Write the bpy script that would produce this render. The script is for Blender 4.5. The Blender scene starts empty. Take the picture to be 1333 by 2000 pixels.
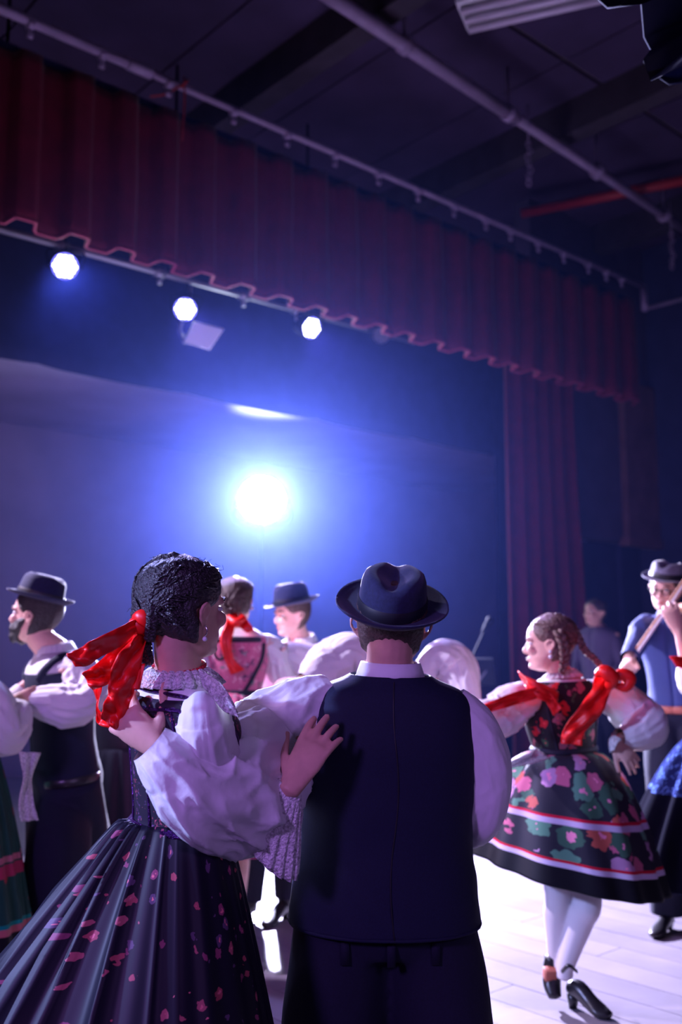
import bpy, math, random
import numpy as np
from mathutils import Vector, Matrix, noise as mnoise

S = bpy.context.scene
COL = S.collection
PI = math.pi
# ------------------------------------------------------------------ camera
HC = 1.40                      # camera height
TILT = math.radians(7.9)
FPX = 35.0 / 36.0 * 2000.0
cam = bpy.data.cameras.new('camera')
cam.lens = 35.0
cam.sensor_fit = 'VERTICAL'
cam.sensor_height = 36.0
cam.sensor_width = 24.0
cam.clip_end = 200
cam.dof.use_dof = True
cam.dof.focus_distance = 2.35
cam.dof.aperture_fstop = 2.2
camo = bpy.data.objects.new('camera', cam)
camo.location = (0, 0, HC)
camo.rotation_euler = (PI / 2 + TILT, 0, 0)
COL.objects.link(camo)
S.camera = camo


def at(px, py, d):
    """the point at depth Y=d seen at pixel (px,py) of the 1333x2000 photograph"""
    u = (px - 666.5) / FPX
    v = (1000.0 - py) / FPX
    y = math.cos(TILT) - v * math.sin(TILT)
    z = math.sin(TILT) + v * math.cos(TILT)
    k = d / y
    return Vector((u * k, d, HC + z * k))


def atz(px, py, zz):
    p = at(px, py, 1.0)
    k = (zz - HC) / (p.z - HC)
    return Vector((p.x * k, k, zz))


def colx(p):
    """pixel column of a world point"""
    dy, dz = p[1], p[2] - HC
    f = dy * math.cos(TILT) + dz * math.sin(TILT)
    return 666.5 + p[0] / f * FPX


UA = math.radians(48.7)
U = Vector((math.sin(UA), math.cos(UA), 0))       # along the stage front, away to the right
V = Vector((-math.cos(UA), math.sin(UA), 0))      # into the stage
VAL0 = atz(985, 712, 4.0)                         # a point on the valance's hem


def s_at(px, off=0.0, z=4.0):
    """distance along U where the line VAL0+V*off crosses pixel column px at height z"""
    lo, hi = -9.0, 30.0
    for _ in range(60):
        m = (lo + hi) / 2
        p = VAL0 + U * m + V * off
        p.z = z
        f = p.y * math.cos(TILT) + (z - HC) * math.sin(TILT)
        c = colx(p) if f > 0.05 else -1e6
        if c < px:
            lo = m
        else:
            hi = m
    return (lo + hi) / 2


def st(s, off, z):
    p = VAL0 + U * s + V * off
    return Vector((p.x, p.y, z))


# ------------------------------------------------------------------ world, exposure
S.view_settings.view_transform = 'Standard'
S.view_settings.look = 'None'
S.view_settings.gamma = 1.0
S.view_settings.exposure = 0.0
S.view_settings.use_curve_mapping = False
w = bpy.data.worlds.new('world')
S.world = w
w.use_nodes = True
bg = w.node_tree.nodes['Background']
bg.inputs[0].default_value = (0.25, 0.10, 0.75, 1)
bg.inputs[1].default_value = 0.008
try:
    S.cycles.use_denoising = True
    S.cycles.volume_bounces = 0
    S.cycles.max_bounces = 6
    S.cycles.diffuse_bounces = 2
    S.cycles.glossy_bounces = 2
    S.cycles.transmission_bounces = 3
    S.cycles.sample_clamp_indirect = 4.0
    S.cycles.caustics_reflective = False
    S.cycles.caustics_refractive = False
except Exception:
    pass


def light(name, kind, loc, target, power, color, size=0.1, spot=60, blend=0.3, size_y=None):
    l = bpy.data.lights.new(name, kind)
    l.energy = power
    l.color = color
    if kind == 'AREA':
        l.shape = 'RECTANGLE'
        l.size = size
        l.size_y = size_y or size
    elif kind == 'SPOT':
        l.shadow_soft_size = size
        l.spot_size = math.radians(spot)
        l.spot_blend = blend
    else:
        l.shadow_soft_size = size
    o = bpy.data.objects.new(name, l)
    o.location = loc
    d = Vector(target) - Vector(loc)
    o.rotation_euler = d.to_track_quat('-Z', 'Y').to_euler()
    COL.objects.link(o)
    return o


LAMP = at(512, 976, 9.9)
LED1, LED2, LED3 = at(127, 520, 6.5), at(362, 604, 7.25), at(607, 640, 8.0)
# big back lamp on its stand: beam over the dancers and towards the audience
light('back_spot', 'SPOT', LAMP + Vector((0.02, -0.25, -0.02)), (0.5, 3.0, 0.5), 13000, (0.66, 0.64, 1.0), 0.09, 84, 0.35)
# the three LED pars on the batten behind the valance
light('par_beam', 'SPOT', LED1 + Vector((0, -.14, -.05)), (0.1, 3.1, 0.9), 480, (0.36, 0.38, 1.0), 0.07, 46, 0.5)
light('par_beam', 'SPOT', LED2 + Vector((0, -.14, -.05)), (0.7, 3.6, 0.7), 330, (0.55, 0.36, 1.0), 0.07, 46, 0.5)
light('par_beam', 'SPOT', LED3 + Vector((0, -.14, -.05)), (1.1, 4.2, 0.7), 330, (0.58, 0.36, 1.0), 0.07, 46, 0.5)
# blue key from the hall's left side, level with the front couple
light('left_key', 'SPOT', (-3.3, 1.45, 2.5), (-0.25, 2.4, 1.15), 900, (0.36, 0.44, 1.0), 0.08, 34, 0.35)
# a fourth par outside the frame, further along the batten to the left
light('side_par', 'SPOT', (-3.3, 5.0, 3.5), (1.3, 4.4, 1.0), 1500, (0.80, 0.66, 1.0), 0.06, 52, 0.5)
# house side: purple wash from lamps high over the audience, left of the camera
light('house_wash', 'SPOT', (-2.6, -1.6, 3.0), (0.4, 4.0, 0.9), 480, (0.50, 0.23, 1.0), 0.35, 50, 0.8)
light('house_wash', 'SPOT', (2.4, -1.8, 3.0), (-0.1, 2.6, 1.1), 130, (0.52, 0.26, 1.0), 0.35, 46, 0.8)
light('house_side', 'SPOT', (-4.4, 1.2, 3.4), (0.6, 4.2, 1.2), 120, (1.0, 0.55, 0.85), 0.25, 50, 0.6)


# ------------------------------------------------------------------ materials
def mat(name, base, rough=0.7, metal=0.0, spec=0.4, noise_amt=0.0, noise_scale=30, bump=0.0, bump_scale=60, sheen=0.0, emit=None, estr=0.0, col2=None, coat=0.0):
    m = bpy.data.materials.new(name)
    m.use_nodes = True
    nt = m.node_tree
    b = nt.nodes['Principled BSDF']
    b.inputs['Base Color'].default_value = (*base, 1)
    b.inputs['Roughness'].default_value = rough
    b.inputs['Metallic'].default_value = metal
    b.inputs['Specular IOR Level'].default_value = spec
    if coat:
        b.inputs['Coat Weight'].default_value = coat
    if sheen:
        b.inputs['Sheen Weight'].default_value = sheen
        b.inputs['Sheen Roughness'].default_value = 0.4
    if emit:
        b.inputs['Emission Color'].default_value = (*emit, 1)
        b.inputs['Emission Strength'].default_value = estr
    if noise_amt or bump:
        tc = nt.nodes.new('ShaderNodeTexCoord')
    if noise_amt:
        n = nt.nodes.new('ShaderNodeTexNoise')
        n.inputs['Scale'].default_value = noise_scale
        n.inputs['Detail'].default_value = 5
        nt.links.new(tc.outputs['Object'], n.inputs['Vector'])
        r = nt.nodes.new('ShaderNodeValToRGB')
        r.color_ramp.elements[0].position = 0.3
        r.color_ramp.elements[1].position = 0.7
        c2 = col2 or tuple(min(1, c * (1 + noise_amt)) for c in base)
        c1 = tuple(c * (1 - noise_amt) for c in base)
        r.color_ramp.elements[0].color = (*c1, 1)
        r.color_ramp.elements[1].color = (*c2, 1)
        nt.links.new(n.outputs['Fac'], r.inputs['Fac'])
        nt.links.new(r.outputs['Color'], b.inputs['Base Color'])
    if bump:
        n2 = nt.nodes.new('ShaderNodeTexNoise')
        n2.inputs['Scale'].default_value = bump_scale
        n2.inputs['Detail'].default_value = 4
        nt.links.new(tc.outputs['Object'], n2.inputs['Vector'])
        bp = nt.nodes.new('ShaderNodeBump')
        bp.inputs['Strength'].default_value = bump
        bp.inputs['Distance'].default_value = 0.01
        nt.links.new(n2.outputs['Fac'], bp.inputs['Height'])
        nt.links.new(bp.outputs['Normal'], b.inputs['Normal'])
    return m


def floral(name, ground, petals, scale=14, size=0.36, bands=None, rough=0.6, leaf=None, sheen=0.0, warp=0.03, spec=0.2):
    """printed cloth: blossoms scattered over the UVs (metres); bands = [(v0,v1,colour)] woven ribbons near the hem"""
    m = bpy.data.materials.new(name)
    m.use_nodes = True
    nt = m.node_tree
    L = nt.links.new
    N = nt.nodes.new
    b = nt.nodes['Principled BSDF']
    b.inputs['Roughness'].default_value = rough
    b.inputs['Sheen Weight'].default_value = sheen
    b.inputs['Specular IOR Level'].default_value = spec
    uv = N('ShaderNodeUVMap')
    nz = N('ShaderNodeTexNoise')
    nz.inputs['Scale'].default_value = scale * 2.2
    L(uv.outputs[0], nz.inputs['Vector'])
    mx = N('ShaderNodeMixRGB')
    mx.blend_type = 'LINEAR_LIGHT'
    mx.inputs[0].default_value = warp
    L(uv.outputs[0], mx.inputs[1])
    L(nz.outputs['Color'], mx.inputs[2])
    vo = N('ShaderNodeTexVoronoi')
    vo.inputs['Scale'].default_value = scale
    vo.inputs['Randomness'].default_value = 0.85
    L(mx.outputs[0], vo.inputs['Vector'])
    lt = N('ShaderNodeMath')
    lt.operation = 'LESS_THAN'
    lt.inputs[1].default_value = size
    L(vo.outputs['Distance'], lt.inputs[0])
    sep = N('ShaderNodeSeparateColor')
    L(vo.outputs['Color'], sep.inputs[0])
    r = N('ShaderNodeValToRGB')
    r.color_ramp.interpolation = 'CONSTANT'
    while len(r.color_ramp.elements) < len(petals):
        r.color_ramp.elements.new(0.5)
    for i, c in enumerate(petals):
        r.color_ramp.elements[i].position = i / len(petals)
        r.color_ramp.elements[i].color = (*c, 1)
    L(sep.outputs[0], r.inputs['Fac'])
    m1 = N('ShaderNodeMixRGB')
    m1.inputs[1].default_value = (*ground, 1)
    L(lt.outputs[0], m1.inputs[0])
    L(r.outputs[0], m1.inputs[2])
    out = m1.outputs[0]
    # blossom hearts
    l2 = N('ShaderNodeMath')
    l2.operation = 'LESS_THAN'
    l2.inputs[1].default_value = size * 0.35
    L(vo.outputs['Distance'], l2.inputs[0])
    m2 = N('ShaderNodeMixRGB')
    m2.inputs[2].default_value = (*tuple(min(1, c * 1.8 + .05) for c in petals[0]), 1)
    L(l2.outputs[0], m2.inputs[0])
    L(out, m2.inputs[1])
    out = m2.outputs[0]
    if bands:
        sx = N('ShaderNodeSeparateXYZ')
        L(uv.outputs[0], sx.inputs[0])
        for v0, v1, c in bands:
            a1 = N('ShaderNodeMath'); a1.operation = 'GREATER_THAN'; a1.inputs[1].default_value = v0
            a2 = N('ShaderNodeMath'); a2.operation = 'LESS_THAN'; a2.inputs[1].default_value = v1
            a3 = N('ShaderNodeMath'); a3.operation = 'MULTIPLY'
            L(sx.outputs[1], a1.inputs[0]); L(sx.outputs[1], a2.inputs[0])
            L(a1.outputs[0], a3.inputs[0]); L(a2.outputs[0], a3.inputs[1])
            mm = N('ShaderNodeMixRGB')
            mm.inputs[2].default_value = (*c, 1)
            L(a3.outputs[0], mm.inputs[0]); L(out, mm.inputs[1])
            out = mm.outputs[0]
    L(out, b.inputs['Base Color'])
    return m


M = {}
M['shirt'] = mat('white_cotton', (0.78, 0.78, 0.80), 0.7, bump=0.55, bump_scale=11)
M['lace'] = mat('white_lace', (0.72, 0.70, 0.74), 0.8, noise_amt=0.5, noise_scale=160, bump=0.8, bump_scale=180)
M['vest'] = mat('dark_wool', (0.004, 0.007, 0.032), 0.8, noise_amt=0.25, noise_scale=300, bump=0.3, bump_scale=9)
M['trouser'] = mat('dark_trouser_cloth', (0.006, 0.007, 0.026), 0.85, noise_amt=0.2, noise_scale=200, bump=0.3, bump_scale=7)
M['felt'] = mat('navy_felt', (0.014, 0.018, 0.06), 0.9, noise_amt=0.2, noise_scale=120, sheen=0.2)
M['felt_grey'] = mat('grey_felt', (0.16, 0.16, 0.24), 0.9, noise_amt=0.15, noise_scale=120, sheen=0.3)
M['band'] = mat('black_ribbon', (0.012, 0.012, 0.02), 0.5)
M['skin'] = mat('skin', (0.62, 0.34, 0.27), 0.5, noise_amt=0.08, noise_scale=30, spec=0.35)
M['skin'].node_tree.nodes['Principled BSDF'].inputs['Subsurface Weight'].default_value = 0.0
M['skin_pale'] = mat('pale_skin', (0.72, 0.44, 0.37), 0.5, noise_amt=0.06, noise_scale=30, spec=0.35)
M['lip'] = mat('lip', (0.45, 0.12, 0.12), 0.4)
M['eye'] = mat('eye_white', (0.8, 0.8, 0.8), 0.2)
M['iris'] = mat('dark_iris', (0.02, 0.012, 0.01), 0.1)
M['hair_black'] = mat('black_hair', (0.018, 0.014, 0.02), 0.38, spec=0.6, noise_amt=0.4, noise_scale=90, bump=0.9, bump_scale=140)
M['hair_brown'] = mat('brown_hair', (0.075, 0.04, 0.035), 0.42, spec=0.6, noise_amt=0.4, noise_scale=90, bump=0.8, bump_scale=140)
M['hair_fair'] = mat('fair_hair', (0.17, 0.10, 0.085), 0.42, spec=0.6, noise_amt=0.4, noise_scale=70, bump=0.8, bump_scale=120)
M['red'] = mat('red_satin', (0.85, 0.010, 0.010), 0.42, spec=0.45, bump=0.08, bump_scale=15)
M['bead'] = mat('red_beads', (0.5, 0.02, 0.04), 0.2)
M['pearl'] = mat('pearl', (0.8, 0.8, 0.85), 0.15, spec=0.8)
M['silver'] = mat('silver', (0.8, 0.8, 0.85), 0.2, 1.0)
M['sequin'] = mat('purple_sequins', (0.07, 0.015, 0.12), 0.25, 0.8, noise_amt=0.85, noise_scale=220, bump=1.0, bump_scale=260)
M['green_sequin'] = mat('green_sequins', (0.02, 0.55, 0.32), 0.3, 0.3, noise_amt=0.5, noise_scale=120)
M['black_trim'] = mat('black_velvet_trim', (0.012, 0.012, 0.03), 0.7)
M['leather'] = mat('black_leather', (0.015, 0.013, 0.018), 0.32, spec=0.6)
M['leather_red'] = mat('tan_leather', (0.42, 0.12, 0.08), 0.5)
M['stocking'] = mat('white_stocking', (0.72, 0.66, 0.70), 0.7)
M['sole'] = mat('brown_sole', (0.2, 0.1, 0.06), 0.7)
M['bodice_dark'] = floral('dark_floral_bodice', (0.02, 0.016, 0.03), [(0.30, 0.06, 0.10), (0.02, 0.016, 0.03), (0.10, 0.05, 0.14), (0.02, 0.016, 0.03)], 42, 0.35)
M['skirt_dark'] = floral('dark_dotted_skirt', (0.006, 0.005, 0.016), [(0.40, 0.07, 0.10), (0.006, 0.005, 0.016), (0.26, 0.05, 0.12), (0.10, 0.05, 0.12), (0.45, 0.10, 0.14)], 27, 0.26, rough=0.5, warp=0.012, spec=0.3)
M['bodice_floral'] = floral('bold_floral_bodice', (0.02, 0.018, 0.025), [(0.62, 0.03, 0.04), (0.05, 0.12, 0.06), (0.02, 0.018, 0.025), (0.35, 0.10, 0.14)], 17, 0.42)
M['skirt_floral'] = floral('bold_floral_skirt', (0.03, 0.028, 0.045), [(0.62, 0.14, 0.26), (0.12, 0.28, 0.20), (0.55, 0.28, 0.50), (0.06, 0.14, 0.10), (0.60, 0.12, 0.10)], 11, 0.52,
                           bands=[(0.0, 0.085, (0.008, 0.008, 0.014)), (0.085, 0.106, (0.75, 0.62, 0.85)), (0.106, 0.117, (0.70, 0.01, 0.04)), (0.26, 0.285, (0.65, 0.50, 0.75)), (0.285, 0.298, (0.65, 0.01, 0.05))])
M['pink_floral'] = floral('pink_floral_cloth', (0.55, 0.13, 0.24), [(0.70, 0.35, 0.42), (0.10, 0.04, 0.10), (0.60, 0.20, 0.30), (0.04, 0.22, 0.18)], 30, 0.42)
M['green_skirt'] = floral('green_banded_skirt', (0.01, 0.07, 0.055), [(0.40, 0.03, 0.05), (0.01, 0.07, 0.055), (0.25, 0.04, 0.04)], 11, 0.3,
                          bands=[(0.0, 0.10, (0.006, 0.006, 0.012)), (0.10, 0.125, (0.55, 0.15, 0.18)), (0.125, 0.14, (0.0, 0.30, 0.26)), (0.30, 0.345, (0.42, 0.03, 0.10)), (0.352, 0.375, (0.50, 0.16, 0.22))])
M['blue_check'] = floral('blue_dotted_skirt', (0.02, 0.03, 0.12), [(0.12, 0.22, 0.6), (0.08, 0.16, 0.45)], 34, 0.36, bands=[(0.0, 0.34, (0.006, 0.006, 0.014))], rough=1.0, spec=0.02)
M['blue_shirt'] = mat('blue_shirt', (0.035, 0.055, 0.20), 0.75, bump=0.3, bump_scale=14)
M['velvet'] = mat('red_velvet', (0.14, 0.002, 0.022), 0.8, noise_amt=0.18, noise_scale=8, sheen=0.15)
M['velvet_hem'] = mat('pale_hem_lining', (0.42, 0.05, 0.12), 0.7)
M['black_drape'] = mat('black_drape', (0.008, 0.010, 0.045), 0.95, noise_amt=0.25, noise_scale=5)
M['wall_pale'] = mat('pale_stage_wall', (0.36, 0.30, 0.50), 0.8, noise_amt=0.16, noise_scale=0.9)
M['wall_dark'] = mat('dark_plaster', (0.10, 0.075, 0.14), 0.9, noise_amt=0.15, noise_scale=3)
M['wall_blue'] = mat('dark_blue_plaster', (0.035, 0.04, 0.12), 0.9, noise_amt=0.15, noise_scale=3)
M['brown_panel'] = mat('brown_panel', (0.20, 0.09, 0.10), 0.8, noise_amt=0.2, noise_scale=4)
M['ceil'] = mat('ceiling_board', (0.048, 0.030, 0.085), 0.9, noise_amt=0.25, noise_scale=1.5)
M['beam'] = mat('ceiling_beam', (0.04, 0.03, 0.05), 0.9, noise_amt=0.2, noise_scale=5)
M['pipe'] = mat('painted_pipe', (0.30, 0.22, 0.36), 0.5, noise_amt=0.15, noise_scale=9)
M['pipe_red'] = mat('red_pipe', (0.35, 0.02, 0.03), 0.5)
M['steel'] = mat('dull_steel', (0.30, 0.30, 0.36), 0.45, 0.6)
M['black_metal'] = mat('black_metal', (0.012, 0.012, 0.02), 0.8, 0.0, spec=0.1)
M['white_panel'] = mat('white_panel', (0.80, 0.78, 0.84), 0.6)
M['wood'] = mat('violin_wood', (0.45, 0.22, 0.12), 0.4)
M['tube_glass'] = mat('unlit_tube', (0.75, 0.65, 0.8), 0.3)
M['lamp_face'] = mat('lamp_face', (1, 1, 1), 0.5, emit=(0.80, 0.88, 1.0), estr=160)
M['led'] = mat('led_lens', (1, 1, 1), 0.5, emit=(0.80, 0.82, 1.0), estr=12)
M['led_blue'] = mat('led_blue_edge', (0.1, 0.1, 0.6), 0.5, emit=(0.18, 0.16, 1.0), estr=1.6)
M['joint'] = mat('floor_joint', (0.16, 0.13, 0.16), 0.9)


def plank_mat(name, c):
    m = mat(name, c, 0.42, noise_amt=0.12, noise_scale=3.0, bump=0.08, bump_scale=25, spec=0.5)
    return m


M['plank'] = [plank_mat('floor_board_a', (0.24, 0.21, 0.25)), plank_mat('floor_board_b', (0.225, 0.195, 0.235)), plank_mat('floor_board_c', (0.26, 0.225, 0.265))]


# ------------------------------------------------------------------ mesh helpers
class MB:
    """collects shapes (world coordinates) with optional UVs"""

    def __init__(self):
        self.v, self.f, self.uv = [], [], []

    def grid(self, P, cu=False, cv=False, UV=None, flip=False):
        """P[i][j] -> quads; cu closes i, cv closes j"""
        n, m = len(P), len(P[0])
        b = len(self.v)
        for row in P:
            for p in row:
                self.v.append(tuple(p))
        for i in range(n if cu else n - 1):
            for j in range(m if cv else m - 1):
                i2, j2 = (i + 1) % n, (j + 1) % m
                q = [b + i * m + j, b + i2 * m + j, b + i2 * m + j2, b + i * m + j2]
                uu = None
                if UV is not None:
                    def g(a, c):
                        return UV(a, c)
                    uu = [g(i, j), g(i + 1, j), g(i + 1, j + 1), g(i, j + 1)]
                if flip:
                    q.reverse()
                    if uu:
                        uu.reverse()
                self.f.append(tuple(q))
                self.uv.append(uu)
        return b

    def fan(self, start, n, center, rev=False):
        c = len(self.v)
        self.v.append(tuple(center))
        for j in range(n):
            a, b2 = start + j, start + (j + 1) % n
            self.f.append((c, b2, a) if rev else (c, a, b2))
            self.uv.append(None)

    def box(self, c, sx, sy, sz, R=None):
        b = len(self.v)
        for x in (-1, 1):
            for y in (-1, 1):
                for z in (-1, 1):
                    p = Vector((x * sx / 2, y * sy / 2, z * sz / 2))
                    if R is not None:
                        p = R @ p
                    self.v.append(tuple(p + Vector(c)))
        for q in ((0, 1, 3, 2), (4, 6, 7, 5), (0, 4, 5, 1), (2, 3, 7, 6), (0, 2, 6, 4), (1, 5, 7, 3)):
            self.f.append(tuple(b + k for k in q))
            self.uv.append(None)

    def tube(self, pts, rad, seg=12, cap=True, up=None, fn=None, n=None, uvs=False, kend=0.5):
        """swept tube; rad = number, or list of r or (ra,rb); fn(u,theta)->scale factor add"""
        pts = [Vector(p) for p in pts]
        if not isinstance(rad, (list, tuple)):
            rad = [rad] * len(pts)
        rad = [(r, r) if not isinstance(r, (list, tuple)) else tuple(r) for r in rad]
        if n:
            pts, rad = smooth(pts, rad, n)
        L = len(pts)
        T = []
        for i in range(L):
            a = pts[max(0, i - 1)]
            b = pts[min(L - 1, i + 1)]
            T.append((b - a).normalized())
        upv = Vector(up) if up is not None else (Vector((0, 0, 1)) if abs(T[0].z) < 0.9 else Vector((0, 1, 0)))
        x = (upv - T[0] * upv.dot(T[0])).normalized()
        rows = []
        dist = 0.0
        ds = [0.0]
        for i in range(L):
            if i:
                dist += (pts[i] - pts[i - 1]).length
                ds.append(dist)
            t = T[i]
            if up is not None:
                x = (upv - t * upv.dot(t))
                x = x.normalized() if x.length > 1e-4 else Vector((1, 0, 0))
            else:
                x = (x - t * x.dot(t)).normalized()
            y = t.cross(x)
            row = []
            for j in range(seg):
                th = 2 * PI * j / seg
                k = 1.0 + (fn(i / (L - 1), th) if fn else 0.0)
                row.append(pts[i] + x * (math.cos(th) * rad[i][0] * k) + y * (math.sin(th) * rad[i][1] * k))
            rows.append(row)
        uvf = None
        if uvs:
            rr = max(r[0] for r in rad)
            uvf = lambda a, c: (c / seg * 2 * PI * rr, ds[min(a, L - 1)])
        b = self.grid(rows, cv=True, UV=uvf)
        if cap:
            self.fan(b, seg, pts[0] - T[0] * rad[0][0] * kend, rev=False)
            self.fan(b + (L - 1) * seg, seg, pts[-1] + T[-1] * rad[-1][0] * kend, rev=True)
        return b

    def ball(self, c, r, R=None, nu=14, nv=9):
        if not isinstance(r, (list, tuple)):
            r = (r, r, r)
        rows = []
        for i in range(1, nv):
            ph = PI * i / nv
            row = []
            for j in range(nu):
                th = 2 * PI * j / nu
                p = Vector((math.sin(ph) * math.cos(th) * r[0], math.sin(ph) * math.sin(th) * r[1], math.cos(ph) * r[2]))
                if R is not None:
                    p = R @ p
                row.append(p + Vector(c))
            rows.append(row)
        t = Vector((0, 0, r[2]))
        if R is not None:
            t = R @ t
        b = self.grid(rows, cv=True)
        self.fan(b, nu, Vector(c) + t, rev=False)
        self.fan(b + (nv - 2) * nu, nu, Vector(c) - t, rev=True)

    def mesh(self, name, origin=(0, 0, 0), smooth_shade=True):
        me = bpy.data.meshes.new(name)
        o = Vector(origin)
        vs = [(a - o.x, b - o.y, c - o.z) for a, b, c in self.v]
        me.from_pydata(vs, [], self.f)
        if any(u is not None for u in self.uv):
            l = me.uv_layers.new(name='UVMap')
            k = 0
            for u, f in zip(self.uv, self.f):
                for q in range(len(f)):
                    if u is not None:
                        l.data[k].uv = u[q]
                    k += 1
        if smooth_shade:
            me.polygons.foreach_set('use_smooth', [True] * len(me.polygons))
        me.update()
        return me


def smooth(pts, rad, n):
    """Catmull-Rom resample of points and radii"""
    P = [np.array([*p, *r], float) for p, r in zip(pts, rad)]
    P = [2 * P[0] - P[1]] + P + [2 * P[-1] - P[-2]]
    out = []
    k = len(P) - 3
    for i in range(n):
        t = i / (n - 1) * k
        s = min(int(t), k - 1)
        t -= s
        a, b, c, d = P[s:s + 4]
        q = 0.5 * ((2 * b) + (c - a) * t + (2 * a - 5 * b + 4 * c - d) * t * t + (3 * b - a - 3 * c + d) * t ** 3)
        out.append(q)
    return [Vector(q[:3]) for q in out], [(max(q[3], 1e-4), max(q[4], 1e-4)) for q in out]


def spl(pts, n):
    return smooth([Vector(p) for p in pts], [(1, 1)] * len(pts), n)[0]


def obj(name, mb, material, parent=None, label=None, smooth_shade=True, kind=None, solid=0.0, bevel=0.0):
    org = Vector((0, 0, 0))
    if parent is not None:
        org = Vector(ROOTLOC.get(parent.name, (0, 0, 0)))
    me = mb.mesh(name, org, smooth_shade) if isinstance(mb, MB) else mb
    if material is not None:
        me.materials.append(M[material] if isinstance(material, str) else material)
    o = bpy.data.objects.new(name, me)
    COL.objects.link(o)
    if parent is not None:
        o.parent = parent
        ROOTLOC[o.name] = tuple(org)
    if solid:
        md = o.modifiers.new('thickness', 'SOLIDIFY')
        md.thickness = solid
        md.offset = 0
    if bevel:
        md = o.modifiers.new('bevel', 'BEVEL')
        md.width = bevel
        md.segments = 2
        md.limit_method = 'ANGLE'
    if label:
        o['label'] = label
    if kind:
        o['kind'] = kind
    return o


ROOTLOC = {}


def thing(name, label, cat, loc=(0, 0, 0), group=None):
    o = bpy.data.objects.new(name, None)
    o.empty_display_size = 0.1
    COL.objects.link(o)
    o.location = loc
    o['label'] = label
    o['category'] = cat
    if group:
        o['group'] = group
    ROOTLOC[o.name] = tuple(loc)
    return o


def tag(o, label, cat, group=None):
    o['label'] = label
    o['category'] = cat
    if group:
        o['group'] = group
    return o


def struct(name, mb, m, parent=None, smooth_shade=False):
    o = obj(name, mb, m, parent, smooth_shade=smooth_shade)
    if parent is None:
        o['kind'] = 'structure'
    return o


def rotmat(yaw, pitch=0, roll=0):
    """yaw: +left of +Y; pitch: + face up; roll: + right side down (about the facing axis)"""
    return (Matrix.Rotation(math.radians(yaw), 3, 'Z') @ Matrix.Rotation(math.radians(pitch), 3, 'X') @ Matrix.Rotation(math.radians(roll), 3, 'Y'))


def fnoise(x, y, z=0.0):
    return mnoise.noise(Vector((x, y, z)))
# ------------------------------------------------------------------ floor with boards
mb = MB()
mb.box((0, 8, -0.06), 26, 26, 0.1)
floor = struct('floor', mb, 'joint')
PW, PL = 0.20, 2.4
mbp = MB()
mbp.box((0, 0, 0), PL - 0.004, PW - 0.004, 0.02)
pm = [mbp.mesh('floor_board', smooth_shade=False) for _ in range(3)]
for k in range(3):
    pm[k].materials.append(M['plank'][k])
ang = math.atan2(V.y, V.x)
rng = random.Random(4)
spots = []
for i in range(-30, 45):
    for j in range(-8, 9):
        c = U * (i * PW) + V * (j * PL + (i % 4) * 0.6) + Vector((0.0, 3.0, 0))
        if c.y < 0.9 or c.y > 11.5:
            continue
        px = colx(Vector((c.x, c.y, 0)))
        e = 1.3 / c.y * FPX
        if px < -e or px > 1333 + e:
            continue
        spots.append((c.length, c))
spots.sort(key=lambda t: t[0])
for k, (d, c) in enumerate(spots[:298]):
    o = bpy.data.objects.new('floor_board', pm[rng.randrange(3)])
    o.location = (c.x, c.y, -0.0095 + rng.uniform(-0.0006, 0.0006))
    o.rotation_euler = (0, 0, ang)
    o.parent = floor
    COL.objects.link(o)
rest = MB()
Rz = Matrix.Rotation(ang, 3, 'Z')
for d, c in spots[298:]:
    rest.box((c.x, c.y, -0.0095), PL - 0.004, PW - 0.004, 0.02, Rz)
if rest.v:
    o = struct('floor_boards', rest, M['plank'][0], floor)
    o['kind'] = 'stuff'

# ------------------------------------------------------------------ stage back wall, stage ceiling, proscenium
def slab(s0, s1, o0, o1, z0, z1):
    """box aligned with the stage axes"""
    m = MB()
    a, b = st(s0, o0, z0), st(s1, o1, z1)
    c = (a + b) / 2
    R = Matrix(((U.x, V.x, 0), (U.y, V.y, 0), (0, 0, 1)))
    m.box(c, abs(s1 - s0), abs(o1 - o0), abs(z1 - z0), R)
    return m


OH = 1.45                                   # masking border / black leg plane
OB = 5.4                                    # back wall plane
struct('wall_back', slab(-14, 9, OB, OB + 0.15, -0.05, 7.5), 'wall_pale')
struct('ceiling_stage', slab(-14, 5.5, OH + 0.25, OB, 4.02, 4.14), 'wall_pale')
sj = s_at(960, OH + 0.15, 2.5)
sp0, sp1, sp2 = s_at(1118, 0.55, 3), s_at(1216, 0.55, 3), s_at(1277, 0.55, 3)
# side wall of the stage opening: dark plaster over a low dark doorway, brown pilaster
door_top = 1.4 + (1270 - 1050) / 1963 * (st(s_at(1170, .55, 2), .55, 0).y)
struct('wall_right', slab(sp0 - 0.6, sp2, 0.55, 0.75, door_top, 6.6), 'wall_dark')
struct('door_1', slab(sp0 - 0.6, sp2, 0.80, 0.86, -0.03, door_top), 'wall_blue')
m = slab(sp1, sp2 + .01, 0.47, 0.56, door_top, 4.45)
m2 = slab(sp1 - .05, sp2 + 0.02, 0.44, 0.56, door_top - 0.05, door_top + 0.05)
for q in (m2,):
    b0 = len(m.v)
    m.v += q.v
    m.f += [tuple(k + b0 for k in f) for f in q.f]
    m.uv += q.uv
struct('trim_1', m, 'brown_panel')
# hall side wall towards the audience on the right
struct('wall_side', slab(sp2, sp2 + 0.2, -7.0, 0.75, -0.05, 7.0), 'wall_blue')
struct('wall_far_right', slab(sp2 - .4, 12.0, 0.75, 0.9, -0.05, 7.0), 'wall_blue')

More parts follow.
